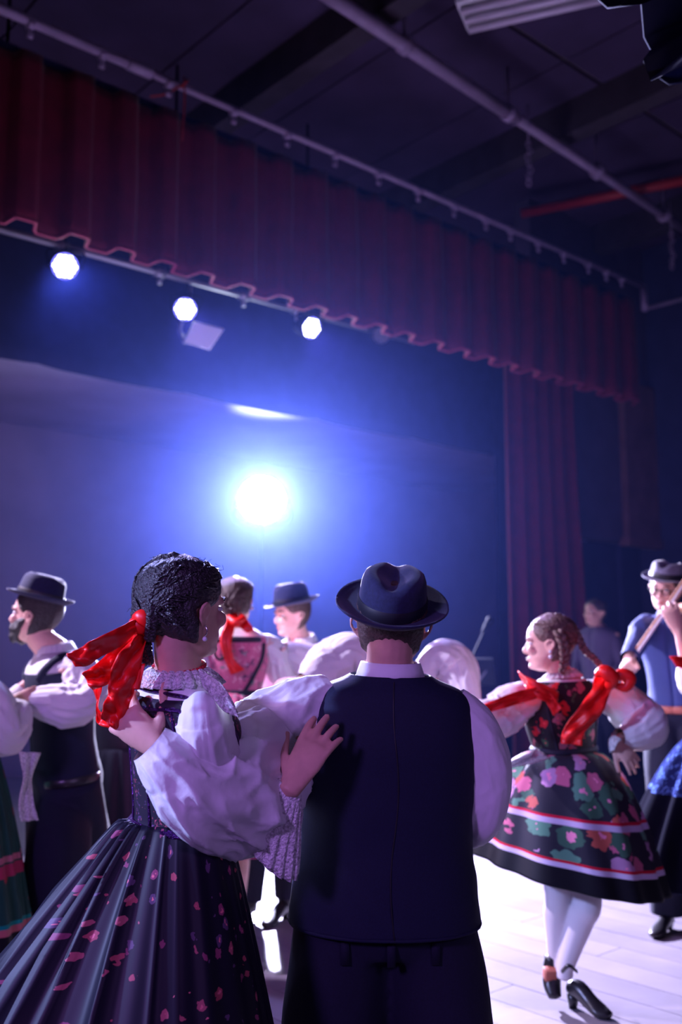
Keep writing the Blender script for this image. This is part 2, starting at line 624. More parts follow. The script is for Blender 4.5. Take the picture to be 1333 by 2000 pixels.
# hall ceiling: boards and beams
ZC = 6.1
ceil = struct('ceiling', slab(-14, 12, -12, OB, ZC + 0.12, ZC + 0.22), 'joint')
mpan = MB()
mpan.box((0, 0, 0), 1.18, 2.36, 0.03)
mp = mpan.mesh('ceiling_panel', smooth_shade=False)
mp.materials.append(M['ceil'])
cnt = 0
for i in range(-8, 9):
    for j in range(-6, 4):
        p = st(i * 1.2, j * 2.4, ZC + 0.1)
        if p.y < 1.0:
            continue
        f = p.y * math.cos(TILT) + (ZC - HC) * math.sin(TILT)
        up = -p.y * math.sin(TILT) + (ZC - HC) * math.cos(TILT)
        if abs(p.x / f * FPX) > 1400 or 1000 - up / f * FPX < -1100 or 1000 - up / f * FPX > 1000:
            continue
        o = bpy.data.objects.new('ceiling_panel', mp)
        o.location = p
        o.rotation_euler = (0, 0, math.atan2(U.y, U.x))
        o.parent = ceil
        COL.objects.link(o)
for k, s in enumerate(range(-6, 8, 2)):
    mbm = slab(s * 1.2 - .09, s * 1.2 + .09, -12, OB, ZC - 0.22, ZC + 0.10)
    struct('ceiling_beam', mbm, 'beam', ceil)

# ------------------------------------------------------------------ curtains
def pleated(s0, s1, off, z0, z1, period, amp, seed=0, ztopfn=None, sharp=2.2, flare=0.15, drift=None, nz=14):
    """pleated cloth sheet along U; returns MB"""
    m = MB()
    n = max(8, int((s1 - s0) / period * 14))
    rows = []
    for i in range(n + 1):
        t = i / n
        s = s0 + (s1 - s0) * t
        row = []
        for k in range(nz + 1):
            h = k / nz
            ph = 2 * PI * (s / period + 0.12 * fnoise(s * 1.1, seed))
            sq = math.tanh(sharp * math.sin(ph)) / math.tanh(sharp)
            a = amp * (0.75 + 0.25 * h) * (1 + flare * fnoise(s * 2, h * 2, seed))
            ss = s + 0.10 * period * math.cos(ph) * (1.3 if sharp < 3 else 0.15) + (drift(s, h) if drift else 0)
            z = z1 + (z0 - z1) * h + (0.008 * sq if k == nz else 0)
            row.append(st(ss, off - a * sq + 0.01 * fnoise(s * 3, h * 4, seed + 5), z))
        rows.append(row)
    m.grid(rows)
    return m, rows


def curtain(name, label, mname, args, hem=None, thick=0.012, **kw):
    m, rows = pleated(*args, **kw)
    s0, s1, off, z0, z1 = args[:5]
    r = thing(name, label, 'curtain', st((s0 + s1) / 2, off, z0))
    obj('cloth', m, mname, r, solid=thick)
    if hem:
        h = MB()
        hr = [[row[-1] + (row[-1] - row[-2]).normalized() * q - Vector((0, 0, 0.0)) for q in (-0.010, 0.004)] for row in rows]
        h.grid(hr)
        obj('hem', h, hem, r, solid=thick + 0.006)
    return r


sv1 = s_at(1249, 0, 4)
sv0 = -6.6
ZV0, ZV1 = 4.0, 5.12
curtain('stage_valance', 'long pleated dark red valance hanging across the top of the stage opening', 'velvet',
        (sv0, sv1, 0.0, ZV0, ZV1, 0.335, 0.055), hem='velvet_hem', seed=3, sharp=6)
# board the valance hangs from
struct('trim_2', slab(sv0, sv1, 0.08, 0.12, 4.95, 5.2), 'wall_blue')
sl0, sl1 = s_at(987, 0.42, 2.5), s_at(1122, 0.42, 2.8)
curtain('side_curtain', 'red pleated side curtain hanging to the floor below the valance end', 'velvet',
        (sl0, sl1, 0.42, 0.02, 4.3, 0.22, 0.05), seed=9, sharp=1.2, nz=24,
        drift=lambda s, h: 0.32 * max(0, (s - sl0) / (sl1 - sl0)) * max(0, h - 0.15) ** 1.5)
# black masking border and black leg
sb = s_at(957, OH, 3.6)
curtain('black_border', 'flat black masking border above the pale stage wall', 'black_drape',
        (-13, sb + 1.2, OH, 1.4 + (1270 - 880) / 1963 * st(s_at(955, OH, 3.6), OH, 0).y, 5.6, 1.4, 0.01), seed=1, sharp=0.5)
curtain('black_side_drape', 'narrow black leg drape beside the red side curtain', 'black_drape',
        (sb, sb + 1.6, OH - 0.08, 0.02, 5.6, 0.4, 0.02), seed=2, sharp=0.8, nz=10)

# ------------------------------------------------------------------ rail above the valance
def cyl(p0, p1, r, seg=12):
    m = MB()
    m.tube([p0, p1], r, seg, cap=True, kend=0.02)
    return m


RO = -0.10
zr = 5.28
rs = s_at(1258, RO, zr)
rail = thing('curtain_rail', 'thin pale curtain rail with small clips running above the valance', 'rail', st(0, RO, zr))
m = cyl(st(-6.6, RO, zr), st(-3.9, RO, zr), 0.032)
m.tube([st(-3.95, RO, zr), st(rs, RO, zr)], 0.025, 12, kend=0.02)
obj('rail_pipe', m, 'pipe', rail)
m = MB()
m.tube([st(-3.98, RO, zr), st(-3.80, RO, zr)], 0.04, 12, kend=0.02)
obj('pipe_joint', m, 'pipe', rail)
clipm = MB()
clipm.tube([(0, 0, 0.02), (0, 0, -0.05)], 0.011, 8, kend=0.02)
clipm.box((0, 0, -0.065), 0.035, 0.02, 0.05)
clipm.tube([(-0.02, 0, 0.0), (0.02, 0, 0.0)], 0.035, 10, kend=0.02)
cm = clipm.mesh('rail_clip')
cm.materials.append(M['pipe'])
for px in (60, 200, 330, 457, 562, 655, 740, 817, 888, 950, 998, 1052, 1102, 1150, 1185, 1215):
    s = s_at(px, RO, zr)
    o = bpy.data.objects.new('rail_clip', cm)
    o.location = st(s, RO, zr - 0.02) - rail.location
    o.rotation_euler = (0, 0, math.atan2(U.y, U.x))
    o.parent = rail
    COL.objects.link(o)
pe = st(rs, RO, zr)
m = MB()
m.tube([pe, pe + Vector((0, 0, -0.27))], 0.035, 12, kend=0.1)
m.tube([pe + Vector((0, 0, -0.25)), pe + Vector((0, 0, -0.25)) + U * 0.15 - V * 2.6], 0.02, 10, kend=0.1)
obj('end_bracket', m, 'pipe', rail)
# red cord tied on the rail
m = MB()
s = s_at(352, RO, zr)
a = st(s, RO - 0.045, zr)
m.tube([a + Vector((0, 0, 0.05)), a + Vector((0.01, 0, -0.1)), a + Vector((0.0, 0, -0.42))], 0.007, 6, n=8)
m.tube([a, a + Vector((-0.12, -0.02, -0.09)), a + Vector((-0.22, -0.04, -0.12))], 0.007, 6, n=8)
m.tube([a + U * 0.03 + Vector((0, 0, .04)), a - V * 0.03 + Vector((0, 0, 0)), a - U * 0.02 + Vector((0, 0, -.04))], 0.010, 6, n=6)
tag(obj('red_cord', m, 'pipe_red'), 'short red cord tied around the curtain rail', 'cord')

# ceiling pipe: nearer, higher
A_, B_ = atz(625, -20, 5.75), atz(1345, 452, 5.75)
cp = thing('ceiling_pipe', 'wide pale ceiling pipe nearer than the curtain rail', 'pipe', (A_ + B_) / 2)
mid = A_ + (B_ - A_) * 0.42
obj('pipe_length', cyl(A_, mid, 0.055), 'pipe', cp)
obj('pipe_length', cyl(mid - (B_ - A_).normalized() * 0.05, B_, 0.042), 'pipe', cp)
dirp = (B_ - A_).normalized()
for k in (0.16, 0.40, 0.66, 0.9):
    p = A_ + (B_ - A_) * k
    m = MB()
    m.tube([p - dirp * 0.03, p + dirp * 0.03], 0.07, 12, kend=0.02)
    m.tube([p, p + Vector((0, 0, 0.4))], 0.012, 6, kend=0.02)
    obj('pipe_clamp', m, 'pipe', cp)
for px, py in ((1033, 282), (1312, 458)):
    a = atz(px, py, 5.45)
    m = MB()
    for q in range(7):
        c = a + Vector((0.012 * math.sin(q * 2), 0, -0.055 * q))
        m.tube([c + Vector((0.018 * math.cos(t), 0.018 * math.sin(t) * (q % 2), 0.03 * math.sin(t))) for t in np.linspace(0, 2 * PI, 9)], 0.006, 5, n=12)
    m.tube([a + Vector((0, 0, 0.34)), a], 0.005, 5, kend=.1)
    tag(obj('hanging_chain', m, 'pipe'), 'short chain hanging from the middle of the ceiling pipe' if px < 1200 else 'short chain hanging near the far right end of the ceiling pipe', 'chain')
# red sprinkler pipe under the ceiling
a, b = atz(1020, 417, 5.9), atz(1345, 350, 5.9)
tag(obj('sprinkler_pipe', cyl(a, b + (b - a) * 0.3, 0.05), 'pipe_red'), 'dark red pipe running under the ceiling at the right', 'pipe')
# fluorescent fitting
c = atz(1080, 2, 5.7)
dv = (-V * 1.0)
fl = thing('ceiling_light', 'unlit tube light fitting on the ceiling near the top edge', 'lamp', c)
R = Matrix(((U.x, dv.x, 0), (U.y, dv.y, 0), (0, 0, 1)))
dirl = (atz(1200, -6, 5.7) - atz(1005, 38, 5.7)).normalized()
per = Vector((-dirl.y, dirl.x, 0))
Rl = Matrix(((dirl.x, per.x, 0), (dirl.y, per.y, 0), (0, 0, 1)))
m = MB()
m.box(c + Vector((0, 0, .06)), 1.25, 0.34, 0.06, Rl)
obj('housing', m, 'white_panel', fl, bevel=0.01, smooth_shade=False)
for k in (-1, 0, 1):
    m = cyl(c + per * 0.11 * k - dirl * 0.6, c + per * 0.11 * k + dirl * 0.6, 0.024)
    obj('light_tube', m, 'tube_glass', fl)
# rods holding the fitting
for k in (-.5, .5):
    m = MB()
    m.tube([c + dirl * k + Vector((0, 0, .08)), c + dirl * k + Vector((0, 0, ZC - 5.62))], 0.008, 6)
    obj('hanger_rod', m, 'steel', fl)

# ragged black cloth overhead, upper right
m = MB()
edge = [(1150, -60), (1190, 8), (1202, 28), (1240, 36), (1270, 50), (1290, 62), (1262, 108), (1290, 122), (1300, 120), (1345, 118)]
d = 3.0
rows = []
for (x, y) in edge:
    a = at(x, y, d)
    rows.append([a + Vector((0.05 * k * 3, 0.10 * math.sin(k * 2 + x * .05), 0.05 * k)) + Vector((0.28 * k, 0, 0.10 * k)) for k in range(5)])
m.grid(rows)
bb = obj('black_cloth', m, 'black_drape', solid=0.01)
tag(bb, 'ragged black cloth hanging overhead in the upper right corner', 'cloth')
m = MB()
rows = [[at(x, y, 3.1), at(x + 60, y - 30, 3.2)] for x, y in ((1290, 152), (1308, 164), (1350, 158), (1400, 150))]
m.grid(rows)
tag(obj('black_cloth_tail', m, 'black_drape', solid=0.008), 'loose black cloth tip below the ragged black cloth', 'cloth')

# ------------------------------------------------------------------ batten with the LED pars
OBT = 0.62
b0, b1 = at(60, 464, 6.35), at(560, 600, 7.95)
bt = thing('light_batten', 'pale metal lighting batten just behind the valance hem', 'batten', (b0 + b1) / 2)
dirb = (b1 - b0).normalized()
obj('batten_pipe', cyl(b0 - dirb * 1.2, b1 + dirb * 1.6, 0.024), 'steel', bt)
for k in (0.1, 0.45, 0.8, 1.05):
    p = b0 + (b1 - b0) * k
    m = MB()
    m.tube([p - dirb * 0.04, p + dirb * 0.04], 0.042, 10, kend=0.02)
    m.box(p + Vector((0, 0, -0.05)), 0.03, 0.03, 0.08)
    obj('batten_clamp', m, 'steel', bt)
for k in (-0.1, 0.5, 1.1):
    p = b0 + (b1 - b0) * k
    m = MB()
    m.tube([p, p + Vector((0, 0, 1.7))], 0.012, 6)
    obj('drop_rod', m, 'black_metal', bt)


def par(c, tgt, label, lit=True, r=0.088):
    c = Vector(c)
    z = (Vector(tgt) - c).normalized()
    x = z.cross(Vector((0, 0, 1))).normalized()
    y = x.cross(z)
    R = Matrix((x, y, z)).transposed()
    t = thing('par_lamp', label, 'stage light', c, 'LED stage lamps on the batten')
    m = MB()
    m.tube([c - z * 0.20, c - z * 0.17, c - z * 0.05, c + z * 0.0], [r * 0.55, r * 0.85, r, r * 1.03], 28, cap=True, kend=0.02)
    rows = []
    for a, b in ((0.0, 1.03), (0.03, 1.08), (0.035, 0.98), (0.0, 0.96)):
        rows.append([c + z * a + (x * math.cos(q) + y * math.sin(q)) * r * b for q in np.linspace(0, 2 * PI, 28, endpoint=False)])
    m.grid(rows, cv=True)
    obj('housing', m, 'black_metal', t)
    m = MB()
    rows = [[c + z * 0.006 + (x * math.cos(q) + y * math.sin(q)) * r * k for q in np.linspace(0, 2 * PI, 28, endpoint=False)] for k in (0.96, 0.2)]
    b = m.grid(rows, cv=True)
    m.fan(b + 28, 28, c + z * 0.006)
    obj('lens_plate', m, 'led_blue' if lit else 'steel', t)
    # LED lenses in a hexagon
    k = 0
    for qi in range(-2, 3):
        for ri in range(-2, 3):
            if abs(qi + ri) > 2:
                continue
            px_, py_ = (qi + ri / 2) * 0.36, ri * 0.31
            m = MB()
            cc = c + z * 0.014 + (x * px_ + y * py_) * r * 1.0
            m.ball(cc, (r * 0.175, r * 0.175, 0.012), R, 10, 5)
            obj('led', m, 'led' if lit else 'steel', t)
    # yoke
    m = MB()
    pts = [c + x * r * 1.15, c + x * r * 1.2 + Vector((0, 0, r * 1.2)), c - x * r * 1.2 + Vector((0, 0, r * 1.2)), c - x * r * 1.15]
    m.tube(pts, 0.009, 8, n=20)
    m.tube([c + Vector((0, 0, r * 1.3)), c + Vector((0, 0, r * 1.3 + 0.16))], 0.012, 8)
    m.tube([c + x * r * 1.0, c + x * r * 1.25], 0.018, 8)
    m.tube([c - x * r * 1.0, c - x * r * 1.25], 0.018, 8)
    obj('yoke', m, 'black_metal', t)
    return t


par(LED1, (0.1, 0.2, 1.2), 'lit LED stage lamp on the batten, nearest the left edge', r=0.092)
par(LED2, (0.3, 0.1, 1.2), 'lit LED stage lamp above the white square floodlight')
par(LED3, LED3 + Vector((1.2, -1.75, -0.95)), 'lit LED stage lamp at the right end of the lit row', r=0.092)
par(at(745, 655, 8.15), (0.5, 0.1, 1.3), 'unlit round stage lamp half hidden by the valance hem', lit=False, r=0.075)
# white square floodlight
c = at(400, 656, 7.2)
fd = thing('square_floodlight', 'white square panel floodlight hanging below the batten', 'floodlight', c)
cs = [at(380, 629, 7.15), at(438, 643, 7.22), at(410, 684, 7.25), at(360, 669, 7.2)]
nrm = (cs[1] - cs[0]).cross(cs[3] - cs[0]).normalized()
m = MB()
for q in (0, 1):
    for p in cs:
        m.v.append(tuple(p + nrm * 0.05 * q * (1 if nrm.y > 0 else -1)))
for q in ((0, 1, 2, 3), (7, 6, 5, 4), (0, 4, 5, 1), (1, 5, 6, 2), (2, 6, 7, 3), (3, 7, 4, 0)):
    m.f.append(q)
    m.uv.append(None)
obj('panel', m, 'white_panel', fd, smooth_shade=False, bevel=0.006)
m = MB()
m.tube([at(364, 662, 7.24), at(352, 648, 7.25), at(356, 628, 7.26), at(368, 606, 7.3), at(372, 560, 7.3)], 0.014, 8, n=16)
m.tube([at(362, 668, 7.24), at(356, 655, 7.25)], 0.02, 8)
obj('arm', m, 'steel', fd)

# ------------------------------------------------------------------ big back lamp on a stand
t = thing('back_lamp', 'blazing white lamp on a stand in front of the pale stage wall', 'stage light', (LAMP.x, LAMP.y, 0))
z = (Vector((0.0, 0, 1.35)) - LAMP).normalized()
x = z.cross(Vector((0, 0, 1))).normalized()
y = x.cross(z)
r = 0.23
m = MB()
m.tube([LAMP - z * 0.34, LAMP - z * 0.26, LAMP - z * 0.02, LAMP], [0.09, 0.17, r * 1.08, r * 1.12], 28, kend=.02)
obj('housing', m, 'black_metal', t)
m = MB()
rows = [[LAMP + z * 0.01 + (x * math.cos(q) + y * math.sin(q)) * r * k for q in np.linspace(0, 2 * PI, 32, endpoint=False)] for k in (1.0, 0.3)]
b = m.grid(rows, cv=True)
m.fan(b + 32, 32, LAMP + z * 0.012)
obj('lens', m, 'lamp_face', t)
m = MB()
m.tube([LAMP - z * .12 + Vector((0, 0, -0.24)), (LAMP.x, LAMP.y + .1, 0.5)], 0.010, 10)
for k in range(3):
    q = k * 2 * PI / 3 + 0.4
    m.tube([(LAMP.x, LAMP.y + .1, 0.7), (LAMP.x + 0.5 * math.cos(q), LAMP.y + .1 + 0.5 * math.sin(q), 0.012)], 0.012, 8)
m.tube([LAMP - z * .12 + x * r * 1.15, LAMP - z * .12 + x * r * 1.1 + Vector((0, 0, -.23)), LAMP - z * .12 - x * r * 1.1 + Vector((0, 0, -.23)), LAMP - z * .12 - x * r * 1.15], 0.012, 8, n=20)
obj('stand', m, 'black_metal', t)
# unseen uplight added by the lamp for the bright streak on the stage ceiling
light('added_uplight', 'SPOT', LAMP + Vector((0.12, 0.35, 0.40)), atz(540, 793, 4.02), 520, (0.55, 0.7, 1.0), 0.06, 70, 0.9)

# ------------------------------------------------------------------ microphone stand and music stand at the stage edge
t = thing('microphone_stand', 'black boom microphone stand beside the black leg drape', 'microphone stand', (at(905, 1300, 7.6).x, 7.6, 0))
g = at(915, 1300, 7.6)
m = MB()
m.tube([(g.x, g.y, 0.02), (g.x, g.y, g.z - .05)], 0.011, 8)
m.tube([at(902, 1330, 7.6), at(948, 1230, 7.55)], 0.009, 8)
for k in range(3):
    q = k * 2 * PI / 3 + 0.2
    m.tube([(g.x, g.y, 0.2), (g.x + 0.3 * math.cos(q), g.y + 0.3 * math.sin(q), 0.012)], 0.009, 8)
obj('stand', m, 'black_metal', t)
m = MB()
m.tube([at(944, 1234, 7.55), at(954, 1216, 7.53)], [0.016, 0.024], 10)
m.ball(at(957, 1211, 7.53), 0.028)
obj('microphone', m, 'black_metal', t)
t = thing('music_stand', 'black music stand desk left of the black leg drape', 'music stand', (at(925, 1300, 7.9).x, 7.9, 0))
m = MB()
pc = at(925, 1312, 7.9)
m.box(pc, 0.34, 0.02, 0.22, rotmat(-20, 20))
obj('desk', m, 'black_metal', t, bevel=0.004)
m = MB()
m.tube([pc + Vector((0, .03, -.05)), (pc.x, pc.y, 0.3)], 0.012, 8)
for k in range(3):
    q = k * 2 * PI / 3 + 0.9
    m.tube([(pc.x, pc.y, 0.32), (pc.x + 0.25 * math.cos(q), pc.y + 0.25 * math.sin(q), 0.012)], 0.009, 8)
m.tube([at(925, 1345, 7.88), at(958, 1300, 7.85)], 0.008, 8)
obj('stand', m, 'steel', t)

# ------------------------------------------------------------------ haze over stage and hall
m = MB()
m.box((1.2, 8.9, 2.3), 15.0, 8.2, 4.58)
hm = bpy.data.materials.new('stage_haze')
hm.use_nodes = True
nt = hm.node_tree
nt.nodes.clear()
o_ = nt.nodes.new('ShaderNodeOutputMaterial')
vs = nt.nodes.new('ShaderNodeVolumeScatter')
vs.inputs['Color'].default_value = (0.16, 0.26, 1.0, 1)
vs.inputs['Density'].default_value = 0.0042
vs.inputs['Anisotropy'].default_value = 0.76
nt.links.new(vs.outputs[0], o_.inputs['Volume'])
hz = obj('stage_haze', m, hm, smooth_shade=False)
hz['kind'] = 'stuff'
hz['label'] = 'thin blue haze hanging over the stage and dancers'
# ==================================================================== people toolkit
HZ = [0.0, 0.03, 0.09, 0.17, 0.23, 0.28, 0.33, 0.42, 0.50, 0.58, 0.68, 0.78, 0.87, 0.94, 0.985]
HF = [0.22, 0.33, 0.385, 0.365, 0.395, 0.385, 0.375, 0.365, 0.345, 0.385, 0.385, 0.345, 0.26, 0.15, 0.05]
HB = [0.02, -0.02, -0.08, -0.17, -0.25, -0.31, -0.36, -0.42, -0.455, -0.475, -0.48, -0.455, -0.385, -0.27, -0.12]
HW = [0.08, 0.16, 0.22, 0.27, 0.295, 0.305, 0.312, 0.325, 0.332, 0.338, 0.342, 0.33, 0.285, 0.20, 0.09]


class Head:
    def __init__(self, c, H, yaw, pitch=0, roll=0, width=1.0):
        self.c, self.H, self.R, self.wd = Vector(c), H, rotmat(yaw, pitch, roll), width

    def w(self, x, y, z):
        """local units of head height; z 0 chin .. 1 crown"""
        return self.c + self.R @ Vector((x * self.H, y * self.H, (z - 0.5) * self.H))

    def rings(self, nz=26, nt=32, off=None, z0=0.0, z1=0.985):
        rows = []
        for i in range(nz):
            z = z0 + (z1 - z0) * i / (nz - 1)
            f, b, wd = np.interp(z, HZ, HF), np.interp(z, HZ, HB), np.interp(z, HZ, HW) * self.wd
            cy, ry = (f + b) / 2, (f - b) / 2
            row = []
            for j in range(nt):
                th = 2 * PI * j / nt
                cx, sx = math.cos(th), math.sin(th)       # th=0 front
                k = 1 - 0.16 * max(0, cx) * (1 if z < .45 else .6)
                x, y = wd * sx * k, cy + ry * cx
                o = off(th, z) if off else 0.0
                n = Vector((sx, cx, 0.9 * (z - 0.45))).normalized()
                row.append(self.w(x + n.x * o, y + n.y * o, z + n.z * o))
            rows.append(row)
        return rows

    def skull(self, mb):
        rows = self.rings()
        b = mb.grid(rows, cv=True, flip=True)
        mb.fan(b, 32, self.w(0, 0.12, -0.01), rev=True)
        mb.fan(b + 25 * 32, 32, self.w(0, -0.03, 1.0))
        H = self.H
        W = self.w
        # nose, lips, brow, chin, cheeks
        mb.tube([W(0, .345, .56), W(0, .40, .47), W(0, .455, .375)], [(.028 * H, .022 * H), (.035 * H, .032 * H), (.05 * H, .045 * H)], 10)
        mb.ball(W(0, .442, .365), (.040 * H,) * 3)
        for s in (-1, 1):
            mb.ball(W(.042 * s, .41, .35), (.038 * H,) * 3)
            mb.ball(W(.13 * s, .325, .40), (.10 * H, .08 * H, .09 * H), self.R)
            mb.tube([W(.04 * s, .375, .575), W(.13 * s, .37, .59), W(.2 * s, .31, .57)], [.028 * H, .033 * H, .025 * H], 8)
            # ear
            e = [W(.325 * s * self.wd, .03, .42), W(.345 * s * self.wd, .05, .50), W(.40 * s * self.wd, -.03, .545), W(.415 * s * self.wd, -.10, .49), W(.38 * s * self.wd, -.07, .40), W(.33 * s * self.wd, -.01, .345), W(.325 * s * self.wd, .02, .38)]
            mb.tube(e, [.02 * H, .022 * H, .024 * H, .024 * H, .022 * H, .028 * H, .02 * H], 8, n=18)
            mb.tube([W(.33 * s * self.wd, -.02, .40), W(.34 * s * self.wd, -.02, .50)], [(.045 * H, .02 * H)] * 2, 8)
        mb.ball(W(0, .345, .10), (.09 * H, .06 * H, .06 * H), self.R)
        mb.tube([W(-.09, .355, .225), W(0, .405, .222), W(.09, .355, .225)], [.018 * H, .028 * H, .018 * H], 8, n=9)

    def neck(self, mb, base, r=0.058):
        mb.tube([self.w(0, -0.10, .35), self.w(0, -0.09, .12), Vector(base)], [r * 1.02, r * .95, r * 1.15], 18, n=8)

    def face(self, root, lips=True, closed=False):
        H, W = self.H, self.w
        for s in (-1, 1):
            m = MB()
            m.ball(W(.125 * s, .315, .50), (.062 * H, .05 * H, .036 * H), self.R, 12, 8)
            e = obj('eye', m, 'eye', root)
            m = MB()
            m.ball(W(.125 * s, .357, .50), (.026 * H, .012 * H, .028 * H), self.R, 10, 6)
            obj('iris', m, 'iris', e)
            m = MB()
            m.tube([W(.06 * s, .385, .595), W(.13 * s, .39, .615), W(.2 * s, .34, .59)], [(.012 * H, .012 * H), (.016 * H, .014 * H), (.008 * H, .008 * H)], 6, n=8)
            obj('eyebrow', m, 'hair_black', root)
        if lips:
            m = MB()
            m.tube([W(-.085, .365, .235), W(-.03, .405, .245), W(0, .41, .238), W(.03, .405, .245), W(.085, .365, .235)], [.006 * H, .015 * H, .013 * H, .015 * H, .006 * H], 8, n=14)
            m.tube([W(-.075, .365, .222), W(0, .408, .212), W(.075, .365, .222)], [.006 * H, .018 * H, .006 * H], 8, n=12)
            obj('lips', m, 'lip', root)

    def hair(self, root, mname, thick=0.07, hairline=0.80, nape=0.18, temple=0.30, kind='full', name='hair'):
        """cap of hair: grows out of the scalp behind the hairline, sinks into the head over the face"""
        def off(th, z):
            a = abs(math.atan2(math.sin(th), math.cos(th)))          # 0 front, pi back
            hl = hairline - (hairline - 0.52) * min(1, max(0, (a - 0.55) / 0.55))     # hairline height by angle
            if a > 1.35:
                hl = 0.52 - (0.52 - nape) * min(1, (a - 1.35) / 0.65)
            if 1.35 < a < 1.75 and kind != 'low':
                hl = max(hl, 0.50)
            k = (z - hl) / 0.05
            k = max(-1.0, min(1.0, k))
            t = thick * (0.55 + 0.45 * min(1, a / 2)) * (1 if k > 0 else 0.8)
            g = t * k + 0.012 * fnoise(math.sin(th) * 9, math.cos(th) * 9, z * 6) + 0.006 * math.sin(a * 26 + 3 * z) * (1 if k > 0 else 0)
            return max(-0.06, g)
        mb = MB()
        rows = self.rings(nz=34, nt=64, off=off, z0=0.06)
        b = mb.grid(rows, cv=True, flip=True)
        mb.fan(b, 64, self.w(0, 0.1, .10), rev=True)
        mb.fan(b + 33 * 64, 64, self.w(0, -0.03, 1.0 + thick * .8))
        return obj(name, mb, mname, root)


def hat(hd, root, mname='felt', zbrim=0.74, brim=0.145, crown=0.115, pitch=0, roll=0, dent=0.022, flip=1.0, size=1.0, label=None, rise=.02):
    H = hd.H
    R = hd.R @ rotmat(0, pitch, roll)
    c0 = hd.w(0, -0.045, zbrim)

    def P(x, y, z):
        return c0 + R @ Vector((x * size, y * size, z * size))
    rx, ry = 0.086, 0.106
    n = 48
    prof = [(1.0, 0.0), (1.0, .012), (.985, .035), (.96, .06), (.93, .085), (.86, .104), (.72, .114), (.5, .112), (.25, .103)]
    rows = []
    for k, (q, z) in enumerate(prof):
        row = []
        for j in range(n):
            th = 2 * PI * j / n
            x, y = math.sin(th) * rx * q, math.cos(th) * ry * q
            zz = z / .115 * crown
            if z > .08:
                d = dent * math.exp(-(x / .026) ** 2) * (1 if y > -0.09 else .6)
                zz -= d * (z - .08) / .03
            # front pinch
            if y > 0.03 and z > .04:
                x *= 1 - 0.22 * (z / .115) * min(1, (y - .03) / .05)
            row.append(P(x, y, zz))
        rows.append(row)
    m = MB()
    b = m.grid(rows, cv=True, flip=True)
    m.fan(b + (len(prof) - 1) * n, n, P(0, 0, crown * (103 / 115) - dent))
    # brim: upper skin, rolled edge, lower skin
    br = []
    bw = brim - 0.095
    for (q, dz) in ((0.0, 0.0), (.3, -.001), (.6, 0.0), (.9, .004), (1.0, .007), (1.01, .004), (1.0, .0015), (.9, -.001), (.6, -.005), (.3, -.006), (0.0, -.005)):
        row = []
        for j in range(n):
            th = 2 * PI * j / n
            cs, sn = math.cos(th), math.sin(th)
            a = rx + bw * q * 1.0
            b2 = ry + bw * q * 1.0
            up = rise * q * q * (abs(sn) ** 1.5) - flip * 0.012 * q * q * max(0, cs) + 0.016 * q * q * max(0, -cs)
            row.append(P(sn * a, cs * b2, dz + up))
        br.append(row)
    m.grid(br, cv=True, flip=True)
    o = obj('hat', m, mname, root, label=label)
    m = MB()
    rows = [[P(math.sin(t) * rx * q, math.cos(t) * ry * q, z) for t in np.linspace(0, 2 * PI, n, endpoint=False)] for q, z in ((1.012, .001), (1.03, .012), (1.02, .024), (1.0, .03))]
    m.grid(rows, cv=True, flip=True)
    obj('hat_band', m, 'band', o)
    return o


def voxel_body(root, mb, mname='skin', vox=0.006, name='body'):
    me = mb.mesh('tmp')
    o = bpy.data.objects.new('tmp', me)
    COL.objects.link(o)
    md = o.modifiers.new('r', 'REMESH')
    md.mode = 'VOXEL'
    md.voxel_size = vox
    md.use_smooth_shade = True
    md = o.modifiers.new('s', 'SMOOTH')
    md.factor = 0.5
    md.iterations = 2
    dg = bpy.context.evaluated_depsgraph_get()
    dg.update()
    me2 = bpy.data.meshes.new_from_object(o.evaluated_get(dg))
    bpy.data.objects.remove(o)
    bpy.data.meshes.remove(me)
    me2.transform(Matrix.Translation(-Vector(ROOTLOC[root.name])))
    me2.name = name
    me2.materials.clear()
    return obj(name, me2, mname, root)


